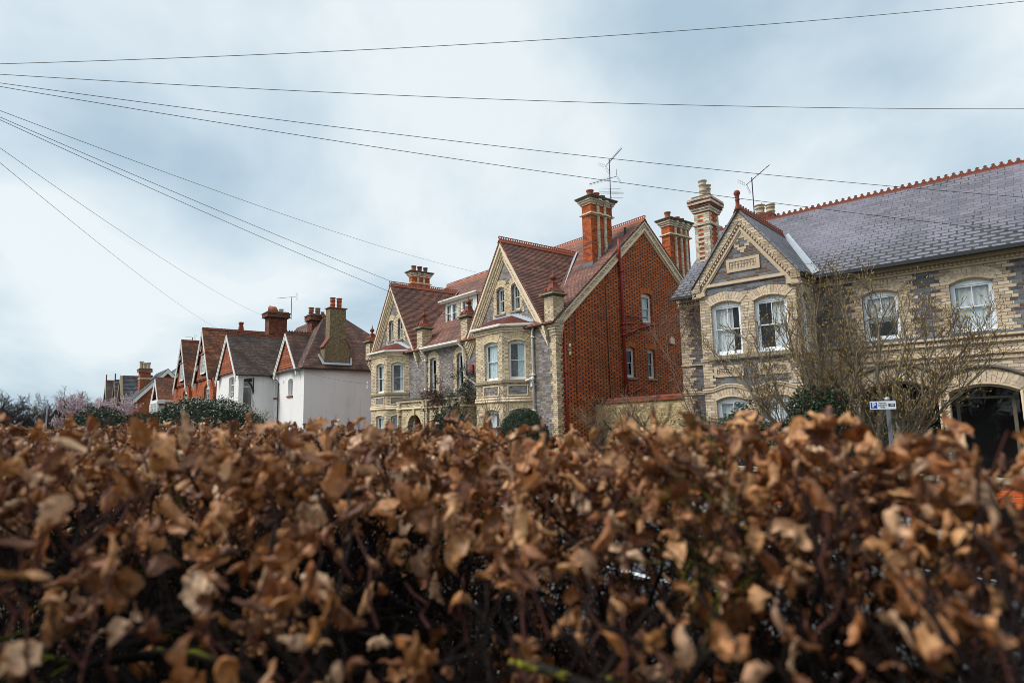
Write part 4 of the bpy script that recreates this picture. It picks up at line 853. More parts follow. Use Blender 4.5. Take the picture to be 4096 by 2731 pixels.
    pot(ch, -1.22, 3.42, 9.86, .62, .14, 'potc', 1); pot(ch, -1.22, 3.8, 9.86, .55, .13, 'potc', 1)
    m = MB(); m.box(-.25, .45, 5.7, 6.5, 8.2, 9.45); c3 = m.build('chimney', 'dkred', H); pot(c3, -.1, 6.1, 9.42, .5, .17, 'potc', 1); pot(c3, .3, 6.1, 9.42, .42, .16, 'potc', 1)
    return H
SLATE = slate_house()
# ------------------------------------------------------------------ white rendered house pair
def gable_end(par, x, y, RZ, SL, hw, depth, tile, barge='white', over=.35, hung=None, zw=5.6, lip=.2, t=.09, ridge='plain', rm='dkred', bw=.24):
    """front-facing gable wing: ridge runs back along +y from the front plane y"""
    r = MB(); ze = RZ-SL*hw
    for sg in (1, -1): rslab(r, [(x, y-over, RZ), (x, y+depth, RZ), (x+sg*hw, y+depth, ze), (x+sg*hw, y-over, ze)], t)
    ro = r.build('gable_roof', tile, par)
    if ridge: crest(ro, (x, y-over, RZ+.01), (x, y+depth, RZ+.01), rm, ridge)
    c = math.sqrt(1+SL*SL); F = Fr((0, y-over, 0), 0); b = MB()
    for sg in (1, -1):
        F.poly(b, [(x, RZ-.06*c), (x+sg*(hw+.02), RZ-.06*c-SL*(hw+.02)), (x+sg*(hw+.02), RZ-(.06+bw)*c-SL*(hw+.02)), (x, RZ-(.06+bw)*c)], -.04, .02)
        F.poly(b, [(x, RZ-.06*c), (x+sg*(hw+.02), RZ-.06*c-SL*(hw+.02)), (x+sg*(hw+.02), RZ-(.06+bw*.4)*c-SL*(hw+.02)), (x, RZ-(.06+bw*.4)*c)], .021, .05)
    b.build('bargeboard', barge, ro)
    if hung:
        F2 = Fr((0, y-lip, 0), 0); h = MB(); z0 = zw; w0 = (RZ-.2-z0)/SL
        F2.poly(h, [(x-w0, z0), (x+w0, z0), (x, RZ-.2)], -lip, 0); h.build('tile_hanging', hung, par)
    return ro
def oldchimney(par, x0, x1, y0, y1, zb, zt, pots, m='dkred', e=.16, cap='capdk'):
    a = MB(); a.box(x0, x1, y0, y1, zb, zt-.5); a.box(x0-e*.5, x1+e*.5, y0-e*.5, y1+e*.5, zt-.5, zt-.42); ch = a.build('chimney', m, par)
    b = MB(); b.box(x0-e, x1+e, y0-e, y1+e, zt-.42, zt-.1); b.build('chimney_head', m, ch)
    c = MB(); c.box(x0-e-.05, x1+e+.05, y0-e-.05, y1+e+.05, zt-.46, zt-.421); c.box(x0-e-.06, x1+e+.06, y0-e-.06, y1+e+.06, zt-.099, zt-.03); c.prism([(x0-e*.6, y0-e*.6, zt-.03), (x1+e*.6, y0-e*.6, zt-.03), (x1+e*.6, y1+e*.6, zt-.03), (x0-e*.6, y1+e*.6, zt-.03)], (0, 0, .1)); c.build('capping', cap, ch)
    for p in pots: pot(ch, *p)
    return ch
def casement(F, par, u0, u1, z0, z1, d=-.12, n=2, rise=0, bars=(), sill='terra', name='window', tr=None, cur=None, fw=.06):
    w = MB(); F.box(w, u0, u0+fw, d-.06, d, z0, z1-fw); F.box(w, u1-fw, u1, d-.06, d, z0, z1-fw); F.box(w, u0+fw, u1-fw, d-.06, d, z0, z0+fw)
    F.poly(w, [(u0, z1-fw), (u1, z1-fw)]+archpts(u0, u1, z1, rise), d-.06, d)
    for i in range(1, n): c = u0+(u1-u0)*i/n; F.box(w, c-fw*.55, c+fw*.55, d-.06, d, z0+fw, z1-fw)
    for z in bars: F.box(w, u0+fw, u1-fw, d-.05, d-.01, z-.02, z+.02)
    if tr: F.box(w, u0+fw, u1-fw, d-.06, d+.01, tr-.04, tr+.04)
    o = w.build(name, 'white', par); p = MB(); p.face([F.p(u0+.02, d-.035, z0+.02), F.p(u1-.02, d-.035, z0+.02), F.p(u1-.02, d-.035, z1-.02), F.p(u0+.02, d-.035, z1-.02)]); p.build('pane', 'glass', o)
    if sill: s = MB(); F.box(s, u0-.12, u1+.12, d-.05, .09, z0-.12, z0-.004); s.build('sill', sill, o)
    for c in (cur or []): curtain(F, o, u0+(u1-u0)*c[0], u0+(u1-u0)*c[1], z0+.05, z1-.05, d-.15)
    return o
def white_house():
    H = thing('white_house', 'white rendered house with two tile hung front gables, tall pebbledash side chimney and brown roof', 'house')
    y0 = -1.0; F = Fr((0, y0, 0), 0); xr = -26.3; S = Fr((xr, 0, 0), math.pi/2)
    yg, xg = -3.7, -33.3; F1 = Fr((0, yg, 0), 0); S1 = Fr((xg, 0, 0), math.pi/2)
    w = MB()
    F.wall(w, [(-33.4, -.2), (xr, -.2), (xr, 6), (-33.4, 6)], [hole(-29.75, -28.72, 4.0, 5.18, .12), hole(-32.95, -32.25, 4.0, 5.25, .1)], 0, .3)
    # gable triangles of plaster behind the tile hanging
    F.wall(w, [(-32.0, 6), (-27.6, 6), (-29.8, 8.5)], [], -.02)
    S.wall(w, [(y0, -.2), (9, -.2), (9, 6), (y0, 6)], [], 0)
    F1.wall(w, [(-40.4, -.2), (xg, -.2), (xg, 6), (-40.4, 6)], [hole(-36.3, -34.6, 4.1, 5.7, .1)], 0, .3)
    F1.wall(w, [(-39.3, 6), (xg-.2, 6), (-36.4, 9.1)], [], -.02)
    S1.wall(w, [(yg, -.2), (y0, -.2), (y0, 6), (yg, 6)], [hole(yg+.35, yg+1.1, 3.2, 5.6, .05)], 0, .2)
    w.face([(-40.4, 9, -.2), (-40.4, yg, -.2), (-40.4, yg, 6), (-40.4, 9, 6)]); w.face([(xr, 9, -.2), (-40.4, 9, -.2), (-40.4, 9, 6), (xr, 9, 6)])
    wall = w.build('wall', 'render', H)
    cb = MB(); S.box(cb, .48, 2.44, -.05, .07, 0, 5.95); S.box(cb, -.45, -.42, -.01, .012, 0, 5.95); cb.build('chimney_breast', 'render', wall)
    # hipped roof over the side block
    r = MB(); ex, ze = xr+.28, 5.9; ey0, ey1 = y0-.3, 9.3; px = -29.7; pz = 10.35; py0, py1 = 1.7, 3.6
    rslab(r, [(ex, ey0, ze), (ex, ey1, ze), (px, py1, pz), (px, py0, pz)], .1); rslab(r, [(ex, ey0, ze), (px, py0, pz), (-36, py0, pz), (-36, ey0, ze)], .1); rslab(r, [(ex, ey1, ze), (-36, ey1, ze), (-36, py1, pz), (px, py1, pz)], .1); rslab(r, [(px, py0, pz), (px, py1, pz), (-36, py1, pz), (-36, py0, pz)], .05)
    ro = r.build('roof', 'tile_br', H)
    fn = MB(); fn.lathe(px-.1, py0, [(.1, pz), (.12, pz+.1), (.06, pz+.2), (.1, pz+.3), (.02, pz+.38)], 8); fn.build('finial', 'terra', ro)
    crest(ro, (px, py0, pz), (px, py1, pz), 'terra_o', 'plain')
    g = MB(); g.box(ex-.02, ex+.1, ey0, ey1, ze-.12, ze-.02); g.box(-29, ex, ey0-.1, ey0-.0, ze-.12, ze-.02); g.tube([(-33.2, y0-.3, 5.7), (-32.3, y0-.12, 5.4), (-31.8, y0-.1, 5.1), (-31.75, y0-.1, .2)], .06, 6); g.build('gutter', 'black', ro)
    gable_end(H, -29.8, y0, 8.95, 1.15, 2.6, 3.4, 'tile_br', hung='hung', zw=6.1, rm='dkred', over=.3, ridge='scallop', bw=.3)
    gable_end(H, -36.4, yg, 9.45, 1.1, 3.3, 6.5, 'tile_dk', hung='hung', zw=6.1, rm='dkred', over=.3, ridge='scallop', bw=.32)
    g = MB(); g.box(-33.1, -32.95, yg-.3, y0+.6, 5.72, 5.84); g.build('gutter', 'black', H)
    # small swept pieces and brackets
    for x in (-36.9,): k = MB(); k.tube([(-33.25, -2.6, 5.6), (-33.25, -2.6, 4.6)], .05, 6); k.tube([(-33.2, -2.6, 4.6), (-33.0, -2.9, 5.1), (-32.7, -3.4, 5.5)], .07, 6); k.tube([(-33.25, -2.6, 4.62), (-33.25, -2.6, 4.3)], [.09, .03], 6); k.build('porch_bracket', 'black', H)
    casement(F, H, -29.75, -28.72, 4.0, 5.18, -.2, 2, .12, cur=[(0, .3)]); casement(F, H, -32.95, -32.25, 4.0, 5.25, -.2, 1, .1, cur=[])
    casement(F1, H, -36.3, -34.6, 4.1, 5.7, -.18, 3, .1, bars=(4.6,), tr=5.15, sill=None); casement(S1, H, yg+.35, yg+1.1, 3.2, 5.6, -.15, 1, .0, tr=4.9, sill=None, name='door_window')
    # tall stack
    c = MB(); yb = (.48, 2.44); x0, x1 = xr-.75, xr+.02
    c.prism([(x1, .48, 6.35), (x1, 2.44, 6.35), (x1, 2.44, 7.5), (x1, 2.12, 8.1), (x1, 2.12, 10.5), (x1, .85, 10.5), (x1, .85, 8.1), (x1, .48, 7.5)], (-.8, 0, 0)); ch = c.build('pebbledash_chimney', 'pebble', H)
    k = MB(); k.box(x0-.1, x1+.08, .76, 2.21, 10.5, 10.57); k.prism([(x0, .4, 7.45), (x1+.02, .4, 7.45), (x1+.02, .9, 8.17), (x0, .9, 8.17)], (0, -.05, .07)); k.prism([(x0, 2.52, 7.45), (x1+.02, 2.52, 7.45), (x1+.02, 2.08, 8.17), (x0, 2.08, 8.17)], (0, .05, .07)); k.build('tile_shoulders', 'terra', ch)
    l = MB(); l.prism([(x1+.1, .36, 6.3), (x1+.1, 2.56, 6.3), (x1+.2, 2.56, 6.18), (x1+.2, .36, 6.18)], (0, 0, .05)); l.prism([(x1+.13, .3, 6.2), (x1-.35, .1, 6.95), (x1-.35, .22, 6.95), (x1+.13, .47, 6.25)], (0, 0, .06)); l.prism([(x1+.13, 2.6, 6.2), (x1-.2, 2.75, 6.75), (x1-.2, 2.62, 6.75), (x1+.13, 2.45, 6.25)], (0, 0, .06)); l.build('lead_flashing', 'lead', ch)
    for y in (1.2, 1.72): pot(ch, xr-.35, y, 10.55, .82, .19, 'terra_o', 1)
    # chimney behind the right-hand gable, and behind the left-hand one
    oldchimney(H, -31.2, -30.2, .9, 1.9, 8.4, 10.6, [(-31.1, 1.1, 10.6, .3, .14, 'terra'), (-30.7, 1.5, 10.6, .42, .14, 'capdk'), (-30.4, 1.85, 10.6, .3, .14, 'capdk')])
    ch2 = oldchimney(H, -39.6, -38.4, .0, 1.6, 8.0, 12.0, [(-38.9, 1.2, 12.0, .4, .2, 'potc')], e=.22)
    p = MB(); p.lathe(-39.3, .5, [(.22, 12), (.2, 12.3)], 10); p.tube([(-39.5, .3, 12.5), (-39.2, .7, 12.4), (-39.1, .8, 12.1)], .26, 10); p.build('chimney_cowl', 'terra_o', ch2, True)
    # rendered stack further back
    a = MB(); a.box(-37.5, -36.4, 3.0, 4.2, 8, 11.4); c3 = a.build('rendered_chimney', 'stone', H); b = MB(); b.box(-37.6, -36.3, 2.9, 4.3, 11.4, 11.5); b.build('capping', 'terra', c3)
    for y in (3.3, 3.9): pot(c3, -36.95, y, 11.5, .95, .22, 'terra_o', 1)
    m = MB(); F.box(m, -30.9, -30.7, 0, .06, 5.1, 5.3); m.build('alarm_box', 'whiteR', H)
    return H
white_house()
def red_pair():
    H = thing('red_gabled_house', 'red brick house pair with two steep orange tiled gables, white bargeboards and attic windows', 'house')
    y = -3.7
    for gi, (x, xr) in enumerate(((-45.5, -41.7), (-55.4, -51.9))):
        F = Fr((0, y, 0), 0); RZ = 11.15; SL = 1.5; hw = 3.35
        w = MB(); F.wall(w, [(x-4.9, -.2), (xr, -.2), (xr, 6.2), (x-4.9, 6.2)], [hole(x+.3, x+2.4, 4.2, 5.35, .35)], 0, .2)
        w.face([(xr, y, -.2), (xr, 8, -.2), (xr, 8, 6.2), (xr, y, 6.2)]); w.face([(xr, 8, -.2), (x-5, 8, -.2), (x-5, 8, 6.2), (xr, 8, 6.2)])
        wl = w.build('wall', 'red', H)
        b = MB(); F.box(b, x-3.2, x+3.2, -.005, .06, 6.12, 6.2); F.box(b, x-3.2, x+3.2, .0, .12, 6.2, 6.3); b.build('string_course', 'dkred', wl)
        gable_end(H, x, y, RZ, SL, hw, 6.5, 'tile_or', over=.35, hung='hung', zw=6.3, lip=.15, ridge='plain', rm='terra', bw=.34)
        f = MB(); ze = RZ-SL*hw
        for dz, L_ in ((1.2, .9), (3.0, .9), (4.7, .9)):
            for sg in (1, -1): u = x+sg*(dz/SL); F.box(f, u-.1, u+.1, .1, .4, RZ-dz-.55, RZ-dz-.42); f.prism([F.p(u-.08, .15, RZ-dz-.55), F.p(u-.08, .38, RZ-dz-.55), F.p(u-.08, .25, RZ-dz-1.0)], (.16, 0, 0))
        f.build('gable_bracket', 'white', H)
        sash(Fr((0, y-.16, 0), 0), H, x-.3, x+1.5, 6.7, 8.5, .0, d=.12, bars='gV', cur=[(0, .3), (.7, 1)], sill='white', frame=.12)
        hd = MB(); hd.prism([(x-.5, y-.4, 8.52), (x+1.7, y-.4, 8.52), (x+1.7, y-.1, 8.8), (x-.5, y-.1, 8.8)], (0, 0, .06)); hd.build('window_hood', 'terra', H)
        casement(F, H, x+.3, x+2.4, 4.2, 5.35, -.15, 3, .35, bars=(4.9,), sill=None); varch(F, H, x+.25, x+2.45, 5.4, .4, .35, 'vousred', .03)
        pb = MB(); pb.prism([(xr+.0, y+.3, 5.9), (xr+2.6, y+.3, 5.9), (xr+2.6, y+2.0, 6.6), (xr, y+2.0, 6.6)], (0, 0, .1)); pb.build('porch_roof', 'tile_or', H)
        pc = MB(); pc.tube([(xr+.05, y+.4, 3.9), (xr+.2, y+.35, 4.8), (xr+1.1, y+.3, 5.6), (xr+2.2, y+.3, 5.8)], .12, 6); pc.build('porch_brace', 'white', H)
    r = MB(); rslab(r, [(-60.5, 0, 6.2), (-41.5, 0, 6.2), (-41.5, 4.5, 10.3), (-60.5, 4.5, 10.3)], .1); rslab(r, [(-60.5, 4.5, 10.3), (-41.5, 4.5, 10.3), (-41.5, 9, 6.2), (-60.5, 9, 6.2)], .1); r.build('roof', 'tile_or', H)
    m = MB(); m.lathe(-46.9, -.2, [(.35, 11.2), (.22, 12.0), (.3, 12.02), (.26, 12.2)], 4); m.build('chimney_pot', 'terra', H)
    oldchimney(H, -52.6, -51.6, -1.2, -.2, 8, 11.6, [(-52.1, -.7, 11.6, .5, .2, 'potc')]); oldchimney(H, -63.2, -62.2, -2.6, -1.6, 5, 10.0, [(-62.7, -2.1, 10, .7, .22, 'potc')])
    return H
red_pair()
def bay_cottage():
    H = thing('orange_roofed_house', 'house with an orange lichened tile roof over a white square bay window', 'house')
    x, y = -70.4, -3.7; F = Fr((0, y, 0), 0)
    w = MB(); w.box(x-3.4, x+3.2, y+.3, 6, -.2, 5.0); w.build('wall', 'red_far', H)
    gable_end(H, x, y, 8.15, 1.06, 3.3, 3.8, 'tile_or', over=.45, hung='hung', zw=5.35, lip=-.2, ridge='plain', rm='terra', bw=.5)
    r = MB(); rslab(r, [(x-6, y+2, 5.2), (x+3.5, y+2, 5.2), (x+3.5, y+5, 8.3), (x-6, y+5, 8.3)], .1); r.build('roof', 'tile_or', H)
    b = thing_part('bay_window', H); s = Fr((x+3.15, y-.6, 0), math.pi/2); f = Fr((0, y-.6, 0), 0)
    k = MB(); k.box(x-2.2, x+3.1, y-.55, y+.28, 2.6, 3.5); k.box(x-2.2, x+3.1, y-.55, y+.28, -.2, 2.6); k.build('bay_base', 'red_far', b)
    k = MB(); k.box(x-2.3, x+3.1, y-.5, y+.28, 3.5, 3.6); k.box(x-2.3, x+3.1, y-.5, y+.28, 4.95, 5.3); k.build('bay_frame', 'white', b)
    casement(f, b, x-2.2, x+3.1, 3.5, 5.0, .0, 5, bars=(3.9, 4.3, 4.65), sill=None, fw=.12); casement(s, b, .0, 2.6, 3.5, 5.0, .0, 2, .25, bars=(3.9, 4.3, 4.65), sill=None, fw=.22, cur=[(.1, .9)])
    s2 = MB(); s2.box(x+2.2, x+3.2, y+2.0, y+4.5, -.2, 5.0); s2.build('side_wall', 'render', H)
    return H
bay_cottage()
def far_row():
    H = thing('slate_roofed_house', 'slate roofed house with a big orange brick side gable, white bargeboard and banded chimney', 'house')
    # cross wing with its gable towards us
    xs = -87; S = Fr((xs, 0, 0), math.pi/2); RZ, yr, SL = 10.75, -.2, 1.07
    w = MB(); S.wall(w, [(-5.5, -.2), (7.5, -.2), (7.5, 4.6), (yr, RZ-.1), (-5.5, 4.6)], [hole(-.2, .6, 6.4, 7.8)], 0, .1); w.box(-105, xs-.05, -4.4, 7, -.2, 5); w.build('wall', 'red_far', H)
    casement(S, H, -.2, .6, 6.4, 7.8, -.05, 1, sill=None)
    r = MB(); e = 5.5
    for sg in (1, -1): rslab(r, [(xs+.5, yr, RZ), (xs+.5, yr+sg*e, RZ-SL*e), (-97, yr+sg*e, RZ-SL*e), (-97, yr, RZ)], .12)
    # main slope facing us with its ridge running back
    rslab(r, [(-101.5, -4.4, 10.6), (-101.5, 6, 10.6), (-96.5, 6, 4.6), (-96.5, -4.4, 4.6)], .12); rslab(r, [(-101.5, -4.4, 10.6), (-101.5, 6, 10.6), (-106, 6, 4.6), (-106, -4.4, 4.6)], .12)
    ro = r.build('roof', 'slate_far', H); crest(ro, (-101.5, -4.4, 10.6), (-101.5, 6, 10.6), 'terra', 'plain', sp=.6)
    c = math.sqrt(1+SL*SL); b = MB()
    for sg in (1, -1): S.poly(b, [(yr, RZ-.12), (yr+sg*e, RZ-.12-SL*e), (yr+sg*e, RZ-.12-SL*e-.62), (yr, RZ-.12-.62)], .4, .55)
    b.build('bargeboard', 'white', ro)
    F = Fr((0, -4.45, 0), 0); b = MB()
    for sg in (1, -1): F.poly(b, [(-101.5, 10.65), (-101.5+sg*5, 4.65), (-101.5+sg*5, 3.9), (-101.5, 9.8)], -.02, .3)
    b.build('stone_verge', 'stone', ro)
    ch = oldchimney(H, -93.0, -91.2, -3.2, -1.8, 5.5, 11.0, [(-92.7, -2.9, 11.0, 1.25, .28, 'potc'), (-92.2, -2.5, 11.0, 1.0, .28, 'potc'), (-91.6, -2.1, 11.0, 1.0, .28, 'potc')], m='red_far', e=.2)
    b = MB(); b.box(-93.08, -91.12, -3.28, -1.72, 9.4, 9.6); b.box(-93.25, -90.95, -3.45, -1.55, 10.5, 10.56); b.build('white_string', 'white_band', ch)
    # small gable beyond
    g = MB(); 
    for sg in (1, -1): rslab(g, [(-96, 3.2, 12.2), (-88, 3.2, 12.2), (-88, 3.2+sg*3, 9.9), (-96, 3.2+sg*3, 9.9)], .12)
    g.build('gable_roof', 'slate_far', H); S2 = Fr((-88, 0, 0), math.pi/2); b = MB()
    for sg in (1, -1): S2.poly(b, [(3.2, 12.15), (3.2+sg*3, 9.85), (3.2+sg*3, 9.3), (3.2, 11.6)], -.1, .1)
    b.build('bargeboard', 'white', H); b = MB(); S2.poly(b, [(.6, 9.2), (5.8, 9.2), (3.2, 11.8)], -.2, -.12); b.build('gable_wall', 'dkred', H)
    oldchimney(H, -92.5, -90.5, 6.5, 7.5, 9, 12.2, [(-92, 7, 12.2, .9, .3, 'potc'), (-91, 7, 12.2, .9, .3, 'potc')], m='capdk')
    b = MB(); b.box(-104, -95, 3.8, 4.6, 7, 10.6); c2 = b.build('ridge_chimney', 'dkred', H)
    for i, m in enumerate(('terra', 'potc', 'potc', 'potc')): pot(c2, -102.5+i*1.7, 4.2, 10.6, 1.0, .42, m)
    for i, (x, m, rz) in enumerate(((-110, 'slate_far', 10.5), (-125, 'tile_dk', 11.4))):
        G = thing('gabled_house', ('narrow dark slate gable between the big slate roof and the brown gable', 'dark red brown gabled house with cross finial, farthest left of the row')[i], 'house')
        F = Fr((0, -4.2, 0), 0); w = MB(); w.box(x-5, x+5, -4.2, 6, -.2, 6); w.build('wall', 'red_far', G)
        w = MB(); F.poly(w, [(x-4, 6), (x+4, 6), (x, rz-.4)], -.2, .0); w.build('gable_wall', 'dkred' if i else 'red_far', G)
        ro = gable_end(G, x, -4.2, rz, 1.25, 4.4, 9, m, barge='stone' if i == 0 else 'white', over=.5, ridge='plain', rm='terra', bw=.4)
        f = MB(); f.tube([(x, -4.6, rz), (x, -4.6, rz+1.1)], .1, 5); f.tube([(x-.3, -4.6, rz+.75), (x+.3, -4.6, rz+.75)], .09, 5); f.build('finial', 'terra', ro)
        casement(F, G, x-1.2, x+1.6, 3.8, 6.0, .05, 2, sill=None, fw=.2)
        if i: oldchimney(G, x+6, x+7.5, 1, 2, 8, 12, [(x+6.7, 1.5, 12, .5, .3, 'terra')])
far_row()
def left_cottages():
    for (loc, rz, w, d, h, rh, m, rm, lab) in (((-88, -12.8, 0), .1, 6, 6, 2.4, 2.2, 'stone', 'tile_dk', 'brown gabled house seen low between the bare trees at far left'), ((-58, -17.4, 0), .2, 4, 5, 1.35, .9, 'red_far', 'slate_far', 'low brick outbuilding with grey roof beside the traffic light')):
        H = thing('distant_house', lab, 'house', loc, rz)
        b = MB(); b.box(-d/2, d/2, -w/2, w/2, -.2, h); b.prism([(d/2, -w/2, h), (d/2, w/2, h), (d/2, 0, h+rh*.92)], (-d, 0, 0)); b.build('wall', m, H)
        r = MB(); rslab(r, [(d/2+.3, 0, h+rh), (-d/2-.3, 0, h+rh), (-d/2-.3, -w/2-.4, h-.25), (d/2+.3, -w/2-.4, h-.25)], .12); rslab(r, [(d/2+.3, 0, h+rh), (-d/2-.3, 0, h+rh), (-d/2-.3, w/2+.4, h-.25), (d/2+.3, w/2+.4, h-.25)], .12); r.build('roof', rm, H)
        S = Fr((d/2, 0, 0), math.pi/2)
        for (a, c, z0, z1) in ((-2.6, -1.6, 1.9, 2.9), (.6, 1.6, 1.9, 2.9), (-2.6, -1.6, .3, 1.4)):
            if z1 < h and w > 5: casement(S, H, a, c, z0, z1, .04, 2, sill=None, fw=.1)
        if w < 5: casement(S, H, -.9, .0, .35, 1.1, .04, 2, sill=None, fw=.1)
left_cottages()
# ------------------------------------------------------------------ ground
def ground_mats():
    g = NG('asphalt'); o = g.obj(); n = g.noise(o, 120, 4, .7); c = g.mix(n, (.025, .027, .03), (.08, .083, .09)); c = g.mix(g.ss(g.noise(o, .8, 5), .45, .7, 0, .4), c, (.1, .1, .1)); g.bump(n, .4, .01); MT['asphalt'] = g.done(c, .8)
    g = NG('soil_and_grass'); o = g.obj(); n = g.noise(o, 3, 6, .7); c = g.mix(g.ss(n, .4, .65), (.035, .05, .015), (.06, .045, .025)); g.bump(g.noise(o, 40, 4), .5, .02); MT['soil'] = g.done(c, .95)
    g = NG('paving'); uvv, u, v = g.uv(); n = g.noise(uvv, 30, 4, .6); c = g.mix(n, (.2, .19, .18), (.3, .29, .27)); MT['paving'] = g.done(c, .85)
ground_mats()
m = MB(); m.face([(-900, -900, -.12), (900, -900, -.12), (900, 900, -.12), (-900, 900, -.12)]); kind(m.build('ground', 'soil'), 'structure')
m = MB(); m.face([(-400, -14.4, -.1), (60, -14.4, -.1), (60, -8.6, -.1), (-400, -8.6, -.1)]); kind(m.build('road', 'asphalt'), 'structure')
m = MB()
for x in range(-60, 60, 6): m.face([(x, -11.56, -.094), (x+3, -11.56, -.094), (x+3, -11.44, -.094), (x, -11.44, -.094)])
for y in (-9.1,): m.face([(-60, y, -.094), (40, y, -.094), (40, y+.08, -.094), (-60, y+.08, -.094)])
kind(m.build('road_markings', 'whiteR'), 'structure')
for i, (a, b) in enumerate(((-15.45, -14.52), (-8.48, -6.0))):
    m = MB(); m.box(-400, 60, a, b, -.11, .02); kind(m.build(('grass_verge', 'pavement')[i], ('soil', 'paving')[i]), 'structure')
    m = MB(); y0, y1 = ((-14.519, -14.4), (-8.6, -8.481))[i]; m.box(-400, 60, y0, y1, -.11, .026); kind(m.build('kerb', 'stone'), 'structure')
m = MB(); m.box(-130, 60, -5.76, 20, -.11, .0); kind(m.build('front_gardens', 'soil'), 'structure')
# garden walls
def lowwall(x0, x1, y, h, mat, lab):
    a = MB(); a.box(x0, x1, y, y+.24, -.1, h); o = thing('garden_wall', lab, 'wall'); w = a.build('brickwork', mat, o); b = MB(); b.box(x0-.03, x1+.03, y-.04, y+.28, h, h+.07); b.build('coping', 'stone', o); return o
lowwall(6.2, 17.5, -6.0, .6, 'red', 'low red brick garden wall behind the parking sign')
lowwall(-17, 4.8, -6.0, .6, 'porch', 'low cream brick garden wall in front of the grey villa')
a = thing('yard_wall', 'yellow brick wall with tiled coping between the red side wall and the blue brick house', 'wall')
W_ = Fr((.12, 2.0, 0), math.atan2(-1.09, 5.38)); Lw = 5.47
m = MB(); W_.box(m, 0, Lw, -.24, 0, -.1, 2.3); m.build('brickwork', 'garden', a)
m = MB(); W_.box(m, -.08, Lw, -.3, .07, 2.3, 2.36); W_.poly(m, [(-.1, 2.36), (Lw, 2.36), (Lw, 2.43), (-.1, 2.43)], -.22, .02); m.tube([W_.p(-.1, -.1, 2.42), W_.p(Lw, -.1, 2.42)], .09, 8); m.build('coping', 'dkred', a)

# ------------------------------------------------------------------ foliage in bulk
def mass(name, V, Fc, mat, par=None, smooth=False):
    me = bpy.data.meshes.new(name); nv, nf = len(V), len(Fc); k = Fc.shape[1]
    me.vertices.add(nv); me.vertices.foreach_set('co', np.ascontiguousarray(V, 'f').ravel())
    me.loops.add(nf*k); me.loops.foreach_set('vertex_index', np.ascontiguousarray(Fc, 'i').ravel())
    me.polygons.add(nf); me.polygons.foreach_set('loop_start', np.arange(0, nf*k, k, dtype='i')); me.polygons.foreach_set('loop_total', np.full(nf, k, 'i'))
    if smooth: me.polygons.foreach_set('use_smooth', np.ones(nf, bool))
    me.update(calc_edges=True); me.validate()
    for q in (mat if isinstance(mat, list) else [mat]): me.materials.append(MT[q] if isinstance(q, str) else q)
    o = bpy.data.objects.new(name, me); C.objects.link(o)
    if par: o.parent = par
    return o
def randrot(n, tilt=1.0):
    """random rotation matrices; tilt < 1 keeps them closer to level"""
    a = rng.uniform(0, 2*np.pi, n); b = rng.normal(0, 1, n)*tilt; c = rng.normal(0, 1, n)*tilt
    ca, sa, cb, sb, cc, sc_ = np.cos(a), np.sin(a), np.cos(b), np.sin(b), np.cos(c), np.sin(c); z = np.zeros(n); o = np.ones(n)
    Rz = np.array([[ca, -sa, z], [sa, ca, z], [z, z, o]]).transpose(2, 0, 1); Ry = np.array([[cb, z, sb], [z, o, z], [-sb, z, cb]]).transpose(2, 0, 1); Rx = np.array([[o, z, z], [z, cc, -sc_], [z, sc_, cc]]).transpose(2, 0, 1)
    return Rz@Ry@Rx
def scatter(base, faces, P, S, R):
    n = len(P); m = len(base); V = np.einsum('nij,mj->nmi', R, base)*S[:, None, None]+P[:, None, :]
    Fc = (faces[None]+(np.arange(n)*m)[:, None, None]).reshape(-1, faces.shape[1]); return V.reshape(-1, 3), Fc
LEAFQ = np.array([[0, 0, 0], [.5, .32, .08], [1, 0, .0], [.5, -.32, .08]]); LQF = np.array([[0, 1, 2, 3]])
def tubes(lines, n=4):
    """lines: list of (points Nx3, radii N) -> one mesh"""
    Vs, Fs, k = [], [], 0; an = np.arange(n)*2*np.pi/n; ca, sa = np.cos(an), np.sin(an)
    for P, r in lines:
        P = np.asarray(P, float); m = len(P); T = np.gradient(P, axis=0); T /= np.linalg.norm(T, axis=1)[:, None]+1e-9
        ref = np.array([0.3, 0.5, .81]) if abs(T[0]@np.array([.3, .5, .81])) < .85 else np.array([1., 0, 0])
        X = np.cross(T, ref); X /= np.linalg.norm(X, axis=1)[:, None]+1e-9; Y = np.cross(T, X); r = np.asarray(r)[:, None, None]
        V = P[:, None, :]+(X[:, None, :]*ca[None, :, None]+Y[:, None, :]*sa[None, :, None])*r; Vs.append(V.reshape(-1, 3))
        i = np.arange(m-1)[:, None]*n; j = np.arange(n)[None]; j2 = (j+1) % n
        Fs.append((np.stack([i+j, i+j2, i+n+j2, i+n+j], -1).reshape(-1, 4))+k); k += m*n
    return np.concatenate(Vs), np.concatenate(Fs)
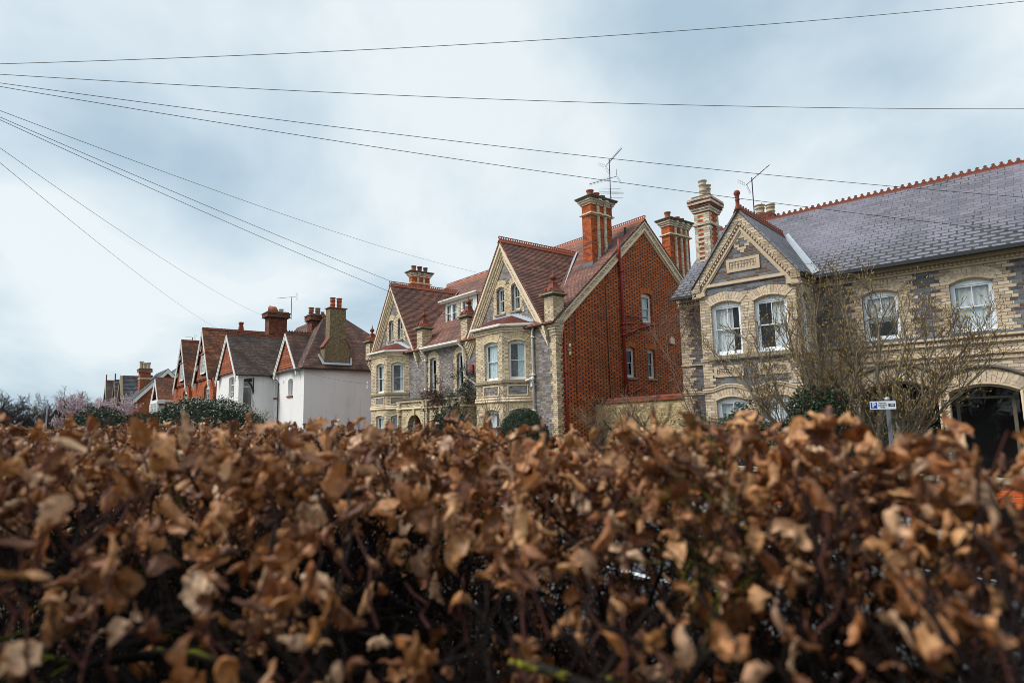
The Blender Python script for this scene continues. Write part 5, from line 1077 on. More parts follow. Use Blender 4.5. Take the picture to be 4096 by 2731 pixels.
def grow(p, d, L, r, lev, out, tips, seg=5, kids=(4, 4, 3, 3), spread_=.8, up=.12, jit=.16, shrink=.62, lmin=.12, start=.25, rmin=.003):
    d = d/np.linalg.norm(d); P = [np.array(p, float)]; D = [d]
    for i in range(seg):
        d = d+rng.normal(0, jit, 3)+np.array([0, 0, up]); d /= np.linalg.norm(d); P.append(P[-1]+d*L/seg); D.append(d)
    P = np.array(P); rr = np.linspace(r, max(r*.5, rmin), seg+1); out[min(lev, len(out)-1)].append((P, rr))
    if lev >= len(kids) or L < lmin: tips.append((P[-1], d)); return
    n = kids[lev]
    for i in range(n):
        t = start+(1-start)*(i+rng.uniform(.2, .9))/n; j = min(int(t*seg), seg-1); f = t*seg-j; q = P[j]*(1-f)+P[j+1]*f
        ax = rng.normal(0, 1, 3); ax -= ax@D[j]*D[j]; ax /= np.linalg.norm(ax); nd = D[j]*1.0+ax*spread_*rng.uniform(.7, 1.3)
        grow(q, nd, L*shrink*rng.uniform(.75, 1.2), max(r*(1-.5*t)*.55, rmin), lev+1, out, tips, max(3, seg-1), kids, spread_, up, jit, shrink, lmin, start, rmin)
    tips.append((P[-1], d))
MT['bark'] = plain('grey_bark', (.24, .2, .14), .9, .5, 12, dirt=(.3, .28, .2), dirt_amt=.5, bump=.5)
MT['twig'] = plain('olive_twigs', (.115, .083, .055), .8, .4, 12, dirt=(.17, .14, .09), dirt_amt=.5, bump=0)
MT['twigdk'] = plain('dark_twigs', (.06, .045, .045), .8, .3, 12, bump=0)
MT['twigbr'] = plain('brown_twigs', (.2, .13, .075), .85, .3, 12, bump=0)
MT['bud'] = island('magnolia_buds', [(.42, .26, .05), (.5, .33, .08), (.34, .24, .06), (.46, .3, .1)], .7)
MT['green'] = island('evergreen_leaves', [(.012, .028, .01), (.022, .045, .015), (.035, .062, .018), (.016, .035, .014)], .45, spec=.4)
MT['greenb'] = island('bluish_leaves', [(.012, .03, .022), (.02, .045, .03), (.03, .06, .04)], .5, spec=.4)
MT['olive'] = island('olive_leaves', [(.05, .055, .02), (.035, .045, .016), (.07, .06, .025), (.06, .04, .02)], .7)
MT['blossom'] = island('pink_blossom', [(.68, .5, .55), (.76, .6, .64), (.55, .36, .42), (.82, .72, .74)], .8, trans=.3)
MT['whitefl'] = island('white_flowers', [(.62, .62, .54), (.7, .68, .6), (.5, .46, .38)], .8)
MT['redberry'] = island('red_berries', [(.4, .02, .03), (.3, .02, .03), (.5, .05, .06)], .4)
MT['pinkfl'] = island('deep_pink_flowers', [(.55, .1, .16), (.6, .2, .25), (.45, .06, .1)], .7)
MT['vine'] = plain('bare_vine', (.19, .12, .085), .85, .4, 12, dirt=(.3, .22, .17), dirt_amt=.5, bump=0)
MT['redleaf'] = island('dark_red_leaves', [(.12, .02, .02), (.08, .015, .015), (.16, .04, .02), (.04, .04, .012)], .7)

def bush(name, label, cat, c, s, n, leaf, mat, shell=.35, lump=.14, group=None, extra=(), flat=.0, stem=True, top=None, par=None):
    """rounded shrub: leaves through an uneven ellipsoid shell"""
    o = thing(name, label, cat, (0, 0, 0), 0, group) if par is None else par
    k = rng.normal(0, 1, (14, 3)); k /= np.linalg.norm(k, axis=1)[:, None]
    def pts(n, sh, off=0):
        d = rng.normal(0, 1, (n, 3)); d[:, 2] = np.abs(d[:, 2])*1.0-flat*.3; d /= np.linalg.norm(d, axis=1)[:, None]
        w = 1+lump*np.sin(4*(d@k[:3].T)).sum(1)/1.5+lump*.5*np.sin(9*(d@k[3:6].T)).sum(1)/1.5+lump*.35*np.sin(19*(d@k[6:9].T)).sum(1)
        r = w*(1-sh*rng.random(n)**1.6)+off; return d*r[:, None]*np.array(s)+np.array(c), d
    P, d = pts(n, shell); q_ = n//14; P[:q_] += d[:q_]*rng.uniform(.03, .16, (q_, 1))*min(s); R = randrot(n, .9); V, Fc = scatter(LEAFQ, LQF, P, rng.uniform(.6, 1.3, n)*leaf, R)
    mass('leaves', V, Fc, mat, o)
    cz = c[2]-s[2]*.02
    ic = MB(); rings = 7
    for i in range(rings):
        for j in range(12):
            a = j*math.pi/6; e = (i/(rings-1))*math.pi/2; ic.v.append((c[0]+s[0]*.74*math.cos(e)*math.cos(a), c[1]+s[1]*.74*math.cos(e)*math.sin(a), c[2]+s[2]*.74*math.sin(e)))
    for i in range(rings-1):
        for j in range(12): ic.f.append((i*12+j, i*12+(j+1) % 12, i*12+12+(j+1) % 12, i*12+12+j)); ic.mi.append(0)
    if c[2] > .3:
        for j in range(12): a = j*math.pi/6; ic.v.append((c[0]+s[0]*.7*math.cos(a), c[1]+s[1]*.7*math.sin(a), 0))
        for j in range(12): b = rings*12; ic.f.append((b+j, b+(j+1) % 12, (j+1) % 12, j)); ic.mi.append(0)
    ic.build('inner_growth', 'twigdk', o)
    if c[2] > .3:      # skirt of leaves down to the soil
        m_ = n//3; a = rng.uniform(0, 2*np.pi, m_); z = rng.uniform(0, c[2], m_); rr = rng.uniform(.85, 1.05, m_)
        P2 = np.stack([c[0]+s[0]*rr*np.cos(a), c[1]+s[1]*rr*np.sin(a), z], 1); V, Fc = scatter(LEAFQ, LQF, P2, rng.uniform(.6, 1.3, m_)*leaf, randrot(m_, .9)); mass('lower_leaves', V, Fc, mat, o)
    for (nm, m2, cnt, sz, off, where) in extra:
        P, d = pts(cnt*4, .02, off)
        if where is not None: keep = where(P); P = P[keep]
        P = P[:cnt]; cl = 5; Q = np.repeat(P, cl, 0)+rng.normal(0, sz*.45, (len(P)*cl, 3)); V, Fc = scatter(LEAFQ-np.array([.5, 0, 0]), LQF, Q, rng.uniform(.6, 1.2, len(Q))*sz, randrot(len(Q), 1)); mass(nm, V, Fc, m2, o)
    return o
# ------------------------------------------------------------------ shrubs and trees
bush('flowering_shrub', 'big dome clipped evergreen shrub sprinkled with white flowers in front of the white house', 'shrub', (-20.6, -8.6, 1.1), (2.9, 3.3, 2.25), 32000, .1, 'green', lump=.05,
     extra=(('flowers', 'whitefl', 520, .07, .02, lambda P: (P[:, 0]*.61+P[:, 1]*.79 > -19.7+rng.normal(0, .9, len(P))) & (P[:, 2] < 3.3)), ('pale_shoots', 'whitefl', 160, .05, .03, lambda P: P[:, 2] > 2.9)))
bush('dark_hedge', 'long dark rounded hedge below the slate roofed house', 'hedge', (-42, -8.9, 1.2), (5.2, 1.9, 1.75), 16000, .14, 'olive', lump=.07)
bush('round_shrub', 'low round dark green shrub left of the white flowered shrub', 'shrub', (-29.6, -9.6, .6), (1.9, 1.4, 1.75), 9000, .1, 'green', lump=.05)
bush('broad_shrub', 'broad dark evergreen shrub under the pink blossom tree', 'shrub', (-50, -11.2, 1.4), (4.5, 2.4, 2.2), 12000, .16, 'green', lump=.16)
bush('laurel', 'green leafy laurel bush left of the pink blossom', 'shrub', (-73, -12.6, 2.6), (1.5, 1.5, 2.1), 6000, .26, 'green', lump=.16)
bush('tall_hedge', 'dark overgrown hedge at the far left behind the beech leaves', 'hedge', (-66, -17.4, .6), (10, 2.4, 1.2), 9000, .22, 'olive', lump=.2)
bush('clipped_shrub', 'dark round clipped shrub in front of the right bay window', 'shrub', (1.6, -3.1, .85), (1.0, .9, 1.2), 14000, .05, 'green', lump=.02, shell=.2)
bush('juniper', 'spreading bluish evergreen bush in front of the arched entrance', 'shrub', (-3.1, -3.0, .7), (1.5, 1.0, 1.35), 16000, .08, 'greenb', lump=.16)
bush('pink_flower_shrub', 'small shrub of deep pink flowers at the corner of the white house', 'shrub', (-12.2, -2.6, .6), (.6, .5, 1.1), 1600, .07, 'olive', extra=(('flowers', 'pinkfl', 260, .07, .02, None),))
bush('berry_shrub', 'tall green shrub dotted with red berries beside the magnolia', 'shrub', (12.2, -3.6, .8), (.9, .7, 1.2), 15000, .055, 'green', lump=.16, extra=(('berries', 'redberry', 150, .03, .01, None),))
bush('dark_shrub', 'dark glossy evergreen shrub below the left ground floor window of the blue brick house', 'shrub', (10.1, -3.0, .7), (.8, .7, 1.1), 8000, .06, 'green', lump=.22)
bush('low_shrub', 'low olive shrub at the foot of the blue brick house corner', 'shrub', (8.6, -2.6, .5), (1.3, .8, .95), 5000, .06, 'olive', lump=.2)
bush('climber_on_porch', 'dark evergreen bush inside the left porch arch behind the magnolia', 'shrub', (11.9, 1.0, .9), (1.1, .5, 1.1), 4000, .07, 'green', lump=.2)

def tree(name, label, cat, base, stems, kids, seg=5, spread_=.7, up=.1, jit=.14, shrink=.65, lmin=.12, trunkmat='bark', twigmat='twig', sides=5, group=None, trunk_levels=2, start=.25, rmin=.003):
    o = thing(name, label, cat, (0, 0, 0), 0, {'bare_tree': 'bare winter trees in the distance', 'bare_shrub': 'bare twiggy shrubs by the houses'}.get(name, group)); out = [[] for _ in range(len(kids)+1)]; tips = []
    for (p, d, L, r) in stems: grow(np.array(base)+np.array(p, float), np.array(d, float), L, r, 0, out, tips, seg, kids, spread_, up, jit, shrink, lmin, start, rmin)
    big = sum(out[:trunk_levels], []); small = sum(out[trunk_levels:], [])
    V, Fc = tubes(big, sides+1); mass('trunk', V, Fc, trunkmat, o, True)
    V, Fc = tubes(small, 3); cr = mass('crown', V, Fc, twigmat, o)
    return o, tips, out
# magnolias in bud
def magnolia(label, base, limbs, seed):
    global rng
    rng = np.random.default_rng(seed)
    o = thing('magnolia', label, 'tree', (0, 0, 0), 0, 'budding magnolias before the blue brick house'); out = [[] for _ in range(6)]; tips = []
    b = np.array(base, float)
    for (tgt, r, via) in limbs:
        p0 = b+rng.normal(0, .06, 3)*np.array([1, 1, 0]); t = np.array(tgt, float); v = np.array(via, float) if via is not None else (p0*.5+t*.5)+np.array([0, 0, -.1])
        s = np.linspace(0, 1, 9)[:, None]; P = (1-s)**2*p0+2*s*(1-s)*v+s*s*t; P[1:-1] += rng.normal(0, .05, (7, 3)); rr = np.linspace(r, .014, 9); out[0].append((P, rr))
        n = 12
        for i in range(n):
            f = .3+.7*(i+rng.random())/n; k = min(int(f*8), 7); q = P[k]+(P[k+1]-P[k])*(f*8-k); D = P[k+1]-P[k]; D /= np.linalg.norm(D)
            ax = rng.normal(0, 1, 3); ax -= ax@D*D; ax /= np.linalg.norm(ax); nd = D*.7+ax*.75+np.array([0, 0, .3])
            grow(q, nd, rng.uniform(.5, .92), max(r*.32*(1-.5*f), .008), 1, out, tips, 5, (0, 4, 3, 2), .62, .12, .17, .58, .08, .2, .0042)
    V, Fc = tubes(out[0]+out[1], 6); mass('trunk', V, Fc, 'bark', o, True)
    V, Fc = tubes(sum(out[2:], []), 3); cr = mass('crown', V, Fc, 'twig', o)
    T = np.array([t for t, d in tips]); keep = rng.random(len(T)) < .5; T = T[keep]; Dr = np.array([d for t, d in tips])[keep]+np.array([0, 0, .9]); Dr /= np.linalg.norm(Dr, axis=1)[:, None]
    # buds: little spindles
    base_ = []; prof = [(.0, .12), (.25, .3), (.55, .33), (.8, .18), (1, .0)]
    for z, r_ in prof:
        for j in range(4): a = j*math.pi/2; base_.append((r_*math.cos(a), r_*math.sin(a), z))
    fb = np.array([[i*4+j, i*4+(j+1) % 4, i*4+4+(j+1) % 4, i*4+4+j] for i in range(4) for j in range(4)])
    ref = np.array([1., 0, 0]); X = np.cross(Dr, ref); X /= np.linalg.norm(X, axis=1)[:, None]; Y = np.cross(Dr, X); R = np.stack([X, Y, Dr], 2)
    V, Fc = scatter(np.array(base_)*np.array([.55, .55, 1]), fb, T, rng.uniform(.035, .062, len(T)), R); mass('buds', V, Fc, 'bud', cr)
    return o
magnolia('spreading bare magnolia with yellow green buds in front of the ground floor windows', (12.15, -3.0, 0), [
    ((10.2, -3.7, 3.10), .07, (11.3, -3.3, 1.3)), ((10.9, -3.6, 3.35), .06, None), ((11.5, -3.2, 3.75), .07, (12, -3, 1.8)), ((12.1, -3, 4.15), .07, (12.3, -3, 1.9)), ((12.7, -2.9, 3.85), .06, None), ((10.6, -3.8, 2.50), .045, None), ((11.9, -3.6, 3.25), .05, None), ((13, -3.2, 2.95), .05, None)], 5)
magnolia('leaning many stemmed magnolia with buds, spreading across the porch arches behind the parking sign', (12.9, -2.7, 0), [
    ((12.7, -2.9, 4.15), .08, (13.0, -3, 1.6)), ((13.25, -2.7, 3.95), .08, (13.4, -3, 1.7)), ((13.75, -2.8, 3.65), .08, (13.8, -3.1, 1.6)), ((14.3, -2.7, 3.15), .06, (13.9, -2.8, 1.6)), ((14.9, -2.5, 3.15), .06, (14.0, -2.8, 1.8)), ((14.6, -2.8, 2.35), .05, (13.8, -2.8, 1.4)), ((12.2, -3, 3.55), .055, None), ((13.9, -3, 1.90), .04, None), ((15.1, -2.4, 2.70), .045, (14.1, -2.7, 1.6))], 9)
rng = np.random.default_rng(21)
# distant bare trees
tree('bare_tree', 'bare dark tree at the left edge of the photo', 'tree', (-60, -19.2, 0), [((0, 0, 0), (0, 0, 1), 2.9, .2), ((0, 0, 1.0), (.2, .5, 1), 2.7, .14), ((0, 0, 1.0), (.1, -.4, 1), 2.6, .14), ((0, .3, .7), (0, .9, .8), 2.5, .1)], (6, 6, 5, 4), spread_=.8, up=.06, shrink=.6, lmin=.2, twigmat='twigdk', trunkmat='twigdk', rmin=.018)
tree('bare_tree', 'small bare hazy tree right of the dark tree at the left edge', 'tree', (-60, -17.2, 0), [((0, 0, 0), (0, .2, 1), 2.4, .16), ((0, 0, .5), (.1, .8, .8), 2.4, .1), ((0, 0, .6), (0, -.6, .8), 2.2, .1)], (6, 5, 5, 3), spread_=.85, up=.05, shrink=.62, lmin=.2, twigmat='twigdk', trunkmat='twigdk', rmin=.014)
tree('bare_tree', 'wide bare tree behind the pink blossom and the street lamp', 'tree', (-80, -13.0, 0), [((0, 0, 0), (0, 0, 1), 3.0, .2), ((0, 0, 1.2), (.1, .9, .9), 3.2, .13), ((0, 0, 1.2), (.1, -.9, .8), 3.2, .13), ((0, 0, 1.2), (0, .4, 1), 3.0, .12)], (6, 5, 5, 3), spread_=.8, up=.05, shrink=.62, lmin=.2, twigmat='twigbr', trunkmat='twigdk', rmin=.02)
tree('bare_shrub', 'thin bare twiggy shrub beside the black drainpipe of the white house', 'shrub', (-27.4, -4.4, 0), [((0, 0, 0), (.2*i, .3*(i % 3-1), 1), 2.0, .03) for i in range(-3, 4)], (5, 4, 3), spread_=.6, up=.08, shrink=.55, twigmat='twigbr', trunkmat='twigbr', rmin=.006)
tree('bare_shrub', 'dense brown twiggy bush in front of the yellow brick wall', 'shrub', (4.5, -1.0, 0), [((rng.uniform(-1.4, 1.3), rng.uniform(-.4, .4), 0), (rng.uniform(-.25, .25), rng.uniform(-.2, .2), 1), 1.75, .018) for i in range(26)], (6, 5, 3), spread_=.75, up=.05, shrink=.45, lmin=.1, twigmat='twigbr', trunkmat='twigbr', rmin=.004)
tree('bare_shrub', 'brown thorny twigs growing before the arched entrance and right bay', 'shrub', (-1.2, -2.4, 0), [((rng.uniform(-.5, .5), 0, 0), (rng.uniform(-.4, .4), rng.uniform(-.2, .2), 1), 2.2, .018) for i in range(7)], (5, 4), spread_=.6, up=.05, shrink=.5, twigmat='twigbr', trunkmat='twigbr', rmin=.005)
# blossom tree
o, tips, out = tree('blossom_tree', 'pink blossoming cherry tree above the dark shrubs on the left', 'tree', (-55.4, -11.6, 0), [((.8*i, .75*i, 1.2), (.1*i, .2*i, 1), 2.3, .09) for i in (-2, -1, 0, 1, 2)]+[((-1.2, -1.6, .5), (-.2, -.6, .7), 1.6, .07)], (7, 6, 4), spread_=.75, up=.14, shrink=.6, lmin=.2, twigmat='twigdk', trunkmat='twigdk', rmin=.012)
T = []
for lv in out[2:]:
    for P, r_ in lv: k = rng.integers(0, len(P)-1, 6); T.append(P[k]+rng.normal(0, .05, (6, 3)))
T = np.concatenate(T); T = np.repeat(T, 2, 0)+rng.normal(0, .06, (len(T)*2, 3)); V, Fc = scatter(LEAFQ-np.array([.5, 0, 0]), LQF, T, rng.uniform(.07, .16, len(T)), randrot(len(T), 1)); mass('blossom', V, Fc, 'blossom', o)
# climbers
def climber(label, pts, mat, leafmat, nl, ls, spreadv, seed, rad=.012, L=.9, kids=(4, 3, 3), up=.02):
    global rng
    rng = np.random.default_rng(seed); o = thing('climbing_plant', label, 'climber'); out = [[] for _ in range(5)]; tips = []
    for (p, d) in pts: grow(np.array(p, float), np.array(d, float), L, rad, 0, out, tips, 7, kids, .8, up, .28, .6, .1, .1, .0035)
    for l in out:
        for P, r_ in l: P[:, 1] = np.clip(P[:, 1], spreadv[0], spreadv[1])
    V, Fc = tubes(sum(out, []), 4); mass('stems', V, Fc, mat, o)
    if nl:
        A = np.concatenate([P for l in out for P, r_ in l]); k = rng.integers(0, len(A), nl); Q = A[k]+rng.normal(0, ls*.8, (nl, 3)); V, Fc = scatter(LEAFQ, LQF, Q, rng.uniform(.6, 1.2, nl)*ls, randrot(nl, 1)); mass('leaves', V, Fc, leafmat, o)
climber('reddish leaved climber trailing over the cream arched entrance', [((-8.7, -.97, 2.2), (0, 0, 1)), ((-8.0, -.97, 1.9), (.3, 0, 1)), ((-7.2, -.97, 2.2), (-.3, 0, 1)), ((-7.7, -.97, 2.7), (-.8, 0, .5)), ((-8.5, -.97, 2.7), (.8, 0, .5))], 'twigdk', 'redleaf', 3200, .06, (-1.12, -.88), 31, L=1.0, kids=(5, 4, 3))
climber('dark ivy growing up the right end of the arched entrance and the drainpipe', [((-6.3, -.97, 1.5), (0, 0, 1)), ((-5.75, -.97, 1.4), (.2, 0, 1)), ((-6.0, -.97, 2.3), (0, 0, 1)), ((-5.95, -.2, 2.9), (.1, 0, 1)), ((-6.0, -.2, 3.4), (0, 0, 1)), ((-5.6, -.9, 2.2), (.3, .3, .6)), ((-6.6, -.97, 2.0), (0, 0, 1))], 'twigdk', 'greenb', 4200, .07, (-1.2, -.06), 33, L=.9, kids=(5, 4, 3))
R_o = Vector((7.34, -.47, 0)); R_m = Matrix.Rotation(.18329, 3, 'Z')
def RL(x, y, z): v = R_m@Vector((x, y, z)); return (v.x+R_o.x, v.y+R_o.y, v.z)
def vinething():
    global rng
    rng = np.random.default_rng(41); o = thing('climbing_plant', 'bare brown creeper tangled round the left corner and gutter of the blue brick house', 'climber', (7.34, -.47, 0), .18329); out = [[] for _ in range(5)]; tips = []
    for i in range(7): grow((rng.uniform(-1.3, -.3), 1.6-rng.random()*.1, .2), np.array([rng.normal(0, .12), 0, 1.]), 5.2, .02, 0, out, tips, 16, (10, 3), .5, .03, .12, .2, .1, .2, .004)
    for i in range(26): grow((rng.uniform(-1.6, -.1), 1.45, rng.uniform(4.6, 5.7)), rng.normal(0, 1, 3)+np.array([-.5, -.5, .0]), rng.uniform(.8, 1.5), .012, 1, out, tips, 8, (0, 4, 3), .8, -.09, .32, .6, .1, .1, .004)
    for i in range(8): grow((rng.uniform(-1.5, -.5), 1.4, rng.uniform(2.2, 3.2)), rng.normal(0, 1, 3)+np.array([-.9, -.4, .2]), rng.uniform(.7, 1.2), .01, 1, out, tips, 8, (0, 3, 3), .8, -.03, .3, .6, .1, .1, .004)
    V, Fc = tubes(sum(out, []), 4); mass('stems', V, Fc, 'vine', o)
vinething()

# ------------------------------------------------------------------ aerials
def aerial(label, loc, h, booms, r=.017, group=None):
    o = thing('tv_aerial', label, 'aerial', loc, 0, 'television aerials on the roofs'); m = MB(); m.tube([(0, 0, -.6), (0, 0, h)], r, 6); m.build('mast', 'alu', o)
    for (z, az, el, L, kindb) in booms:
        d = Vector((math.cos(az)*math.cos(el), math.sin(az)*math.cos(el), math.sin(el))); s = Vector((-math.sin(az), math.cos(az), 0)); u = d.cross(s)
        b = MB(); c = Vector((0, 0, z))
        if kindb == 'yagi' or kindb == 'x':
            a0, a1 = c-d*L*.25, c+d*L*.75; b.tube([a0, a1], .013, 5); n = int(L/.085)
            for i in range(n):
                p = a0+(a1-a0)*(.22+.78*i/n)
                if kindb == 'x':
                    for s1, s2 in ((1, 1), (-1, 1), (1, -1), (-1, -1)): b.tube([p, p+s*s1*.15+u*s2*.05+d*.05], .004, 4, False)
                else: b.tube([p-s*.1, p+s*.1], .005, 4, False)
            # mesh reflector
            for sg in (1, -1):
                for k in range(4): q = a0+u*sg*(.07+.085*k)-d*(.03*k); b.tube([q-s*.17, q+s*.17], .004, 4, False)
                for e in (-.12, .12): b.tube([a0+s*e+u*sg*.03, a0+s*e+u*sg*.34-d*.1], .004, 4, False)
        else:
            b.tube([c-d*L*.5, c+d*L*.5], .011, 5)
            for f, w in ((-.5, .55), (-.05, .62), (.2, .55), (.5, .52)): p = c+d*L*f; b.tube([p-s*w, p+s*w], .006, 4, False)
            p = c-d*L*.05+u*.05; b.tube([p-s*.62, p+s*.62], .006, 4, False)
        b.build('antenna', 'alu', o)
    return o
R2 = math.radians
aerial('tall mast with several aerials above the front red chimney', (-.62, 4.3, 11.7), 2.25, [(2.1, R2(55), R2(48), 1.25, 'x'), (1.3, R2(228), R2(-14), 1.35, 'x'), (.55, R2(140), R2(52), .8, 'vhf')], .022)
aerial('aerial on a thin mast behind the slate gable finial', RL(.2, 4.6, 8.6), 1.95, [(1.85, R2(35), R2(38), 1.1, 'yagi'), (.6, R2(200), R2(15), .5, 'yagi')], .02)
aerial('long horizontal aerial above the chimney of the white house', (-38.2, 1.9, 12.0), 1.5, [(1.5, R2(215), 0, 2.1, 'yagi')], .03)
aerial('small aerial left of the red gabled houses', (-60.6, -2.0, 9.6), 2.6, [(2.6, R2(210), R2(8), 1.6, 'yagi')], .045)
aerial('small aerial beside the chimney between the two orange gables', (-52.8, -.8, 11.2), .7, [(.7, R2(215), R2(12), 1.5, 'yagi')], .04)

# ------------------------------------------------------------------ street furniture
s = thing('parking_sign', 'white and blue permit holders parking plate on a grey galvanised post', 'sign', (14.69, -6.25, 0), .72)
m = MB(); m.lathe(0, 0, [(.032, -.1), (.032, 1.83), (.036, 1.831), (.036, 1.87), (.012, 1.885)], 14); m.build('post', 'metal', s, True)
MT['signwhite'] = plain('sign_white', (.78, .8, .84), .35, .05, 5, bump=0, dirt_amt=.08); MT['signblue'] = plain('sign_blue', (.01, .05, .42), .35, .05, 5, bump=0, dirt_amt=0); MT['signblack'] = plain('sign_black', (.012, .012, .014), .4, .05, 5, bump=0, dirt_amt=0)
tilt = -.0
sp = bpy.data.objects.new('plate_mount', None); C.objects.link(sp)
bpy.data.objects.remove(sp)
def rrect(w, h, r, n=4): 
    o = []
    for cx, cz, a0 in ((w/2-r, h/2-r, 0), (-w/2+r, h/2-r, 90), (-w/2+r, -h/2+r, 180), (w/2-r, -h/2+r, 270)):
        for i in range(n+1): a = math.radians(a0+90*i/n); o.append((cx+r*math.cos(a), cz+r*math.sin(a)))
    return o
PW, PH = .375, .128; pc = (-.085, -.045, 1.757)
def plate(w, h, r, y, t, cx=0, cz=0): 
    b = MB(); b.prism([(pc[0]+cx+u, y, pc[2]+cz+z) for u, z in rrect(w, h, r)], (0, -t, 0)); return b
pl = plate(PW+.006, PH+.006, .008, -.04, .004).build('plate_backing', 'signblack', s)
pw = plate(PW, PH, .007, -.0441, .0012).build('sign_plate', 'signwhite', pl)
plate(.092, .092, .006, -.0454, .001, -.13, -.002).build('blue_panel', 'signblue', pl); plate(.094, .046, .004, -.0454, .001, .125, .0).build('black_panel', 'signblack', pl)
def text(body, size, x, z, m, par, y=-.0468, bold=.0, sx=1):
    c = bpy.data.curves.new('lettering', 'FONT'); c.body = body; c.size = size; c.align_x = 'CENTER'; c.align_y = 'CENTER'; c.offset = bold; c.extrude = .0003; c.space_line = .86
    t = bpy.data.objects.new('lettering', c); C.objects.link(t); dg = bpy.context.evaluated_depsgraph_get(); me = bpy.data.meshes.new_from_object(t.evaluated_get(dg)); bpy.data.objects.remove(t)
    me.materials.clear(); me.materials.append(MT[m]); o = bpy.data.objects.new('lettering', me); C.objects.link(o); o.parent = par; o.location = (pc[0]+x, y, pc[2]+z); o.rotation_euler = (math.pi/2, 0, 0); o.scale = (sx, 1, 1); return o
text('P', .105, -.13, -.002, 'signwhite', pl, bold=.0025); text('Permit\nholders\nonly', .037, -.005, .0, 'signblack', pl, bold=.0006, sx=1.12); text('15R', .036, .125, 0, 'signwhite', pl, bold=.0009, sx=1.1)
l = thing('street_lamp', 'slim grey street lamp in front of the bare trees on the left', 'street lamp', (-57, -15.15, 0)); m = MB(); m.tube([(0, 0, 0), (0, 0, 2.5), (0, 0, 4.7)], [.09, .07, .05], 8); m.build('pole', 'metal', l); m = MB(); m.box(-.12, .12, -.95, .05, 4.66, 4.74); m.build('lamp_head', 'metal', l)
t = thing('traffic_light', 'traffic light showing red and amber at the far left', 'traffic light', (-38, -17.85, 0)); m = MB(); m.tube([(0, 0, 0), (0, 0, 1.1)], .06, 8); m.build('pole', 'black', t); m = MB(); m.box(-.1, .1, -.17, .17, 1.12, 1.82); hd = m.build('signal_head', 'black', t)
def lampmat(n, c, e):
    g = NG(n); g.b.inputs['Emission Color'].default_value = (*c, 1); g.b.inputs['Emission Strength'].default_value = e; return g.done(c, .4)
for nm, z, c, e in (('red_lamp', 1.68, (1, .04, .01), 3), ('amber_lamp', 1.46, (1, .35, .02), 5), ('green_lamp', 1.24, (.01, .03, .02), 0)):
    m = MB(); k = []
    m.prism([(.1, .09*math.cos(a*math.pi/6), z+.09*math.sin(a*math.pi/6)) for a in range(12)], (.02, 0, 0)); m.build(nm, lampmat(nm, c, e), hd)

# ------------------------------------------------------------------ overhead wires from one pole off to the left
MT['wire'] = plain('black_cable', (.02, .022, .026), .5, .1, 5, bump=0, dirt_amt=0)
PX = None
def wire(label, a, b, sag, r=.011):
    a, b = Vector(a), Vector(b); n = 40; pts = []
    for i in range(n+1): s_ = i/n; p = a.lerp(b, s_); p.z -= sag*4*s_*(1-s_); pts.append(p)
    m = MB(); m.tube(pts, r, 5); return tag(m.build('overhead_wire', 'wire'), label, 'cable', 'overhead cables fanning out from the left')
HD = (4.1, -19.3, 8.02)
for lab, b, sg in (('topmost overhead cable rising to the upper right corner', (16.18, .55, 10.75), .25), ('second overhead cable running almost level to the right edge', (15.91, .69, 8.3), .22), ('overhead cable passing just above the chimneys to the lilac slate roof', (15.67, .82, 6.3), .2), ('lower of the two cables crossing the lilac slate roof', (15.58, .87, 5.5), .2),
                   ('overhead cable ending at the ridge between the two cream gables', (-13.5, 5.4, 11.25), .35), ('upper of the close pair of cables ending on the corner of the grey villa', (.0, .3, 4.72), .2), ('lower of the close pair of cables ending on the corner of the grey villa', (-.2, -.02, 4.3), .22),
                   ('overhead cable ending at the chimney of the white house', (-38.6, .2, 11.4), .5), ('lowest overhead cable ending at the red gabled houses', (-46.9, -1.5, 11.0), .5)):
    wire(lab, HD, b, sg, .0058)
wire('thin cable between the white house corner and the grey villa', (-26.3, -1.1, 5.65), (-17.55, -.12, 4.2), .12, .008)

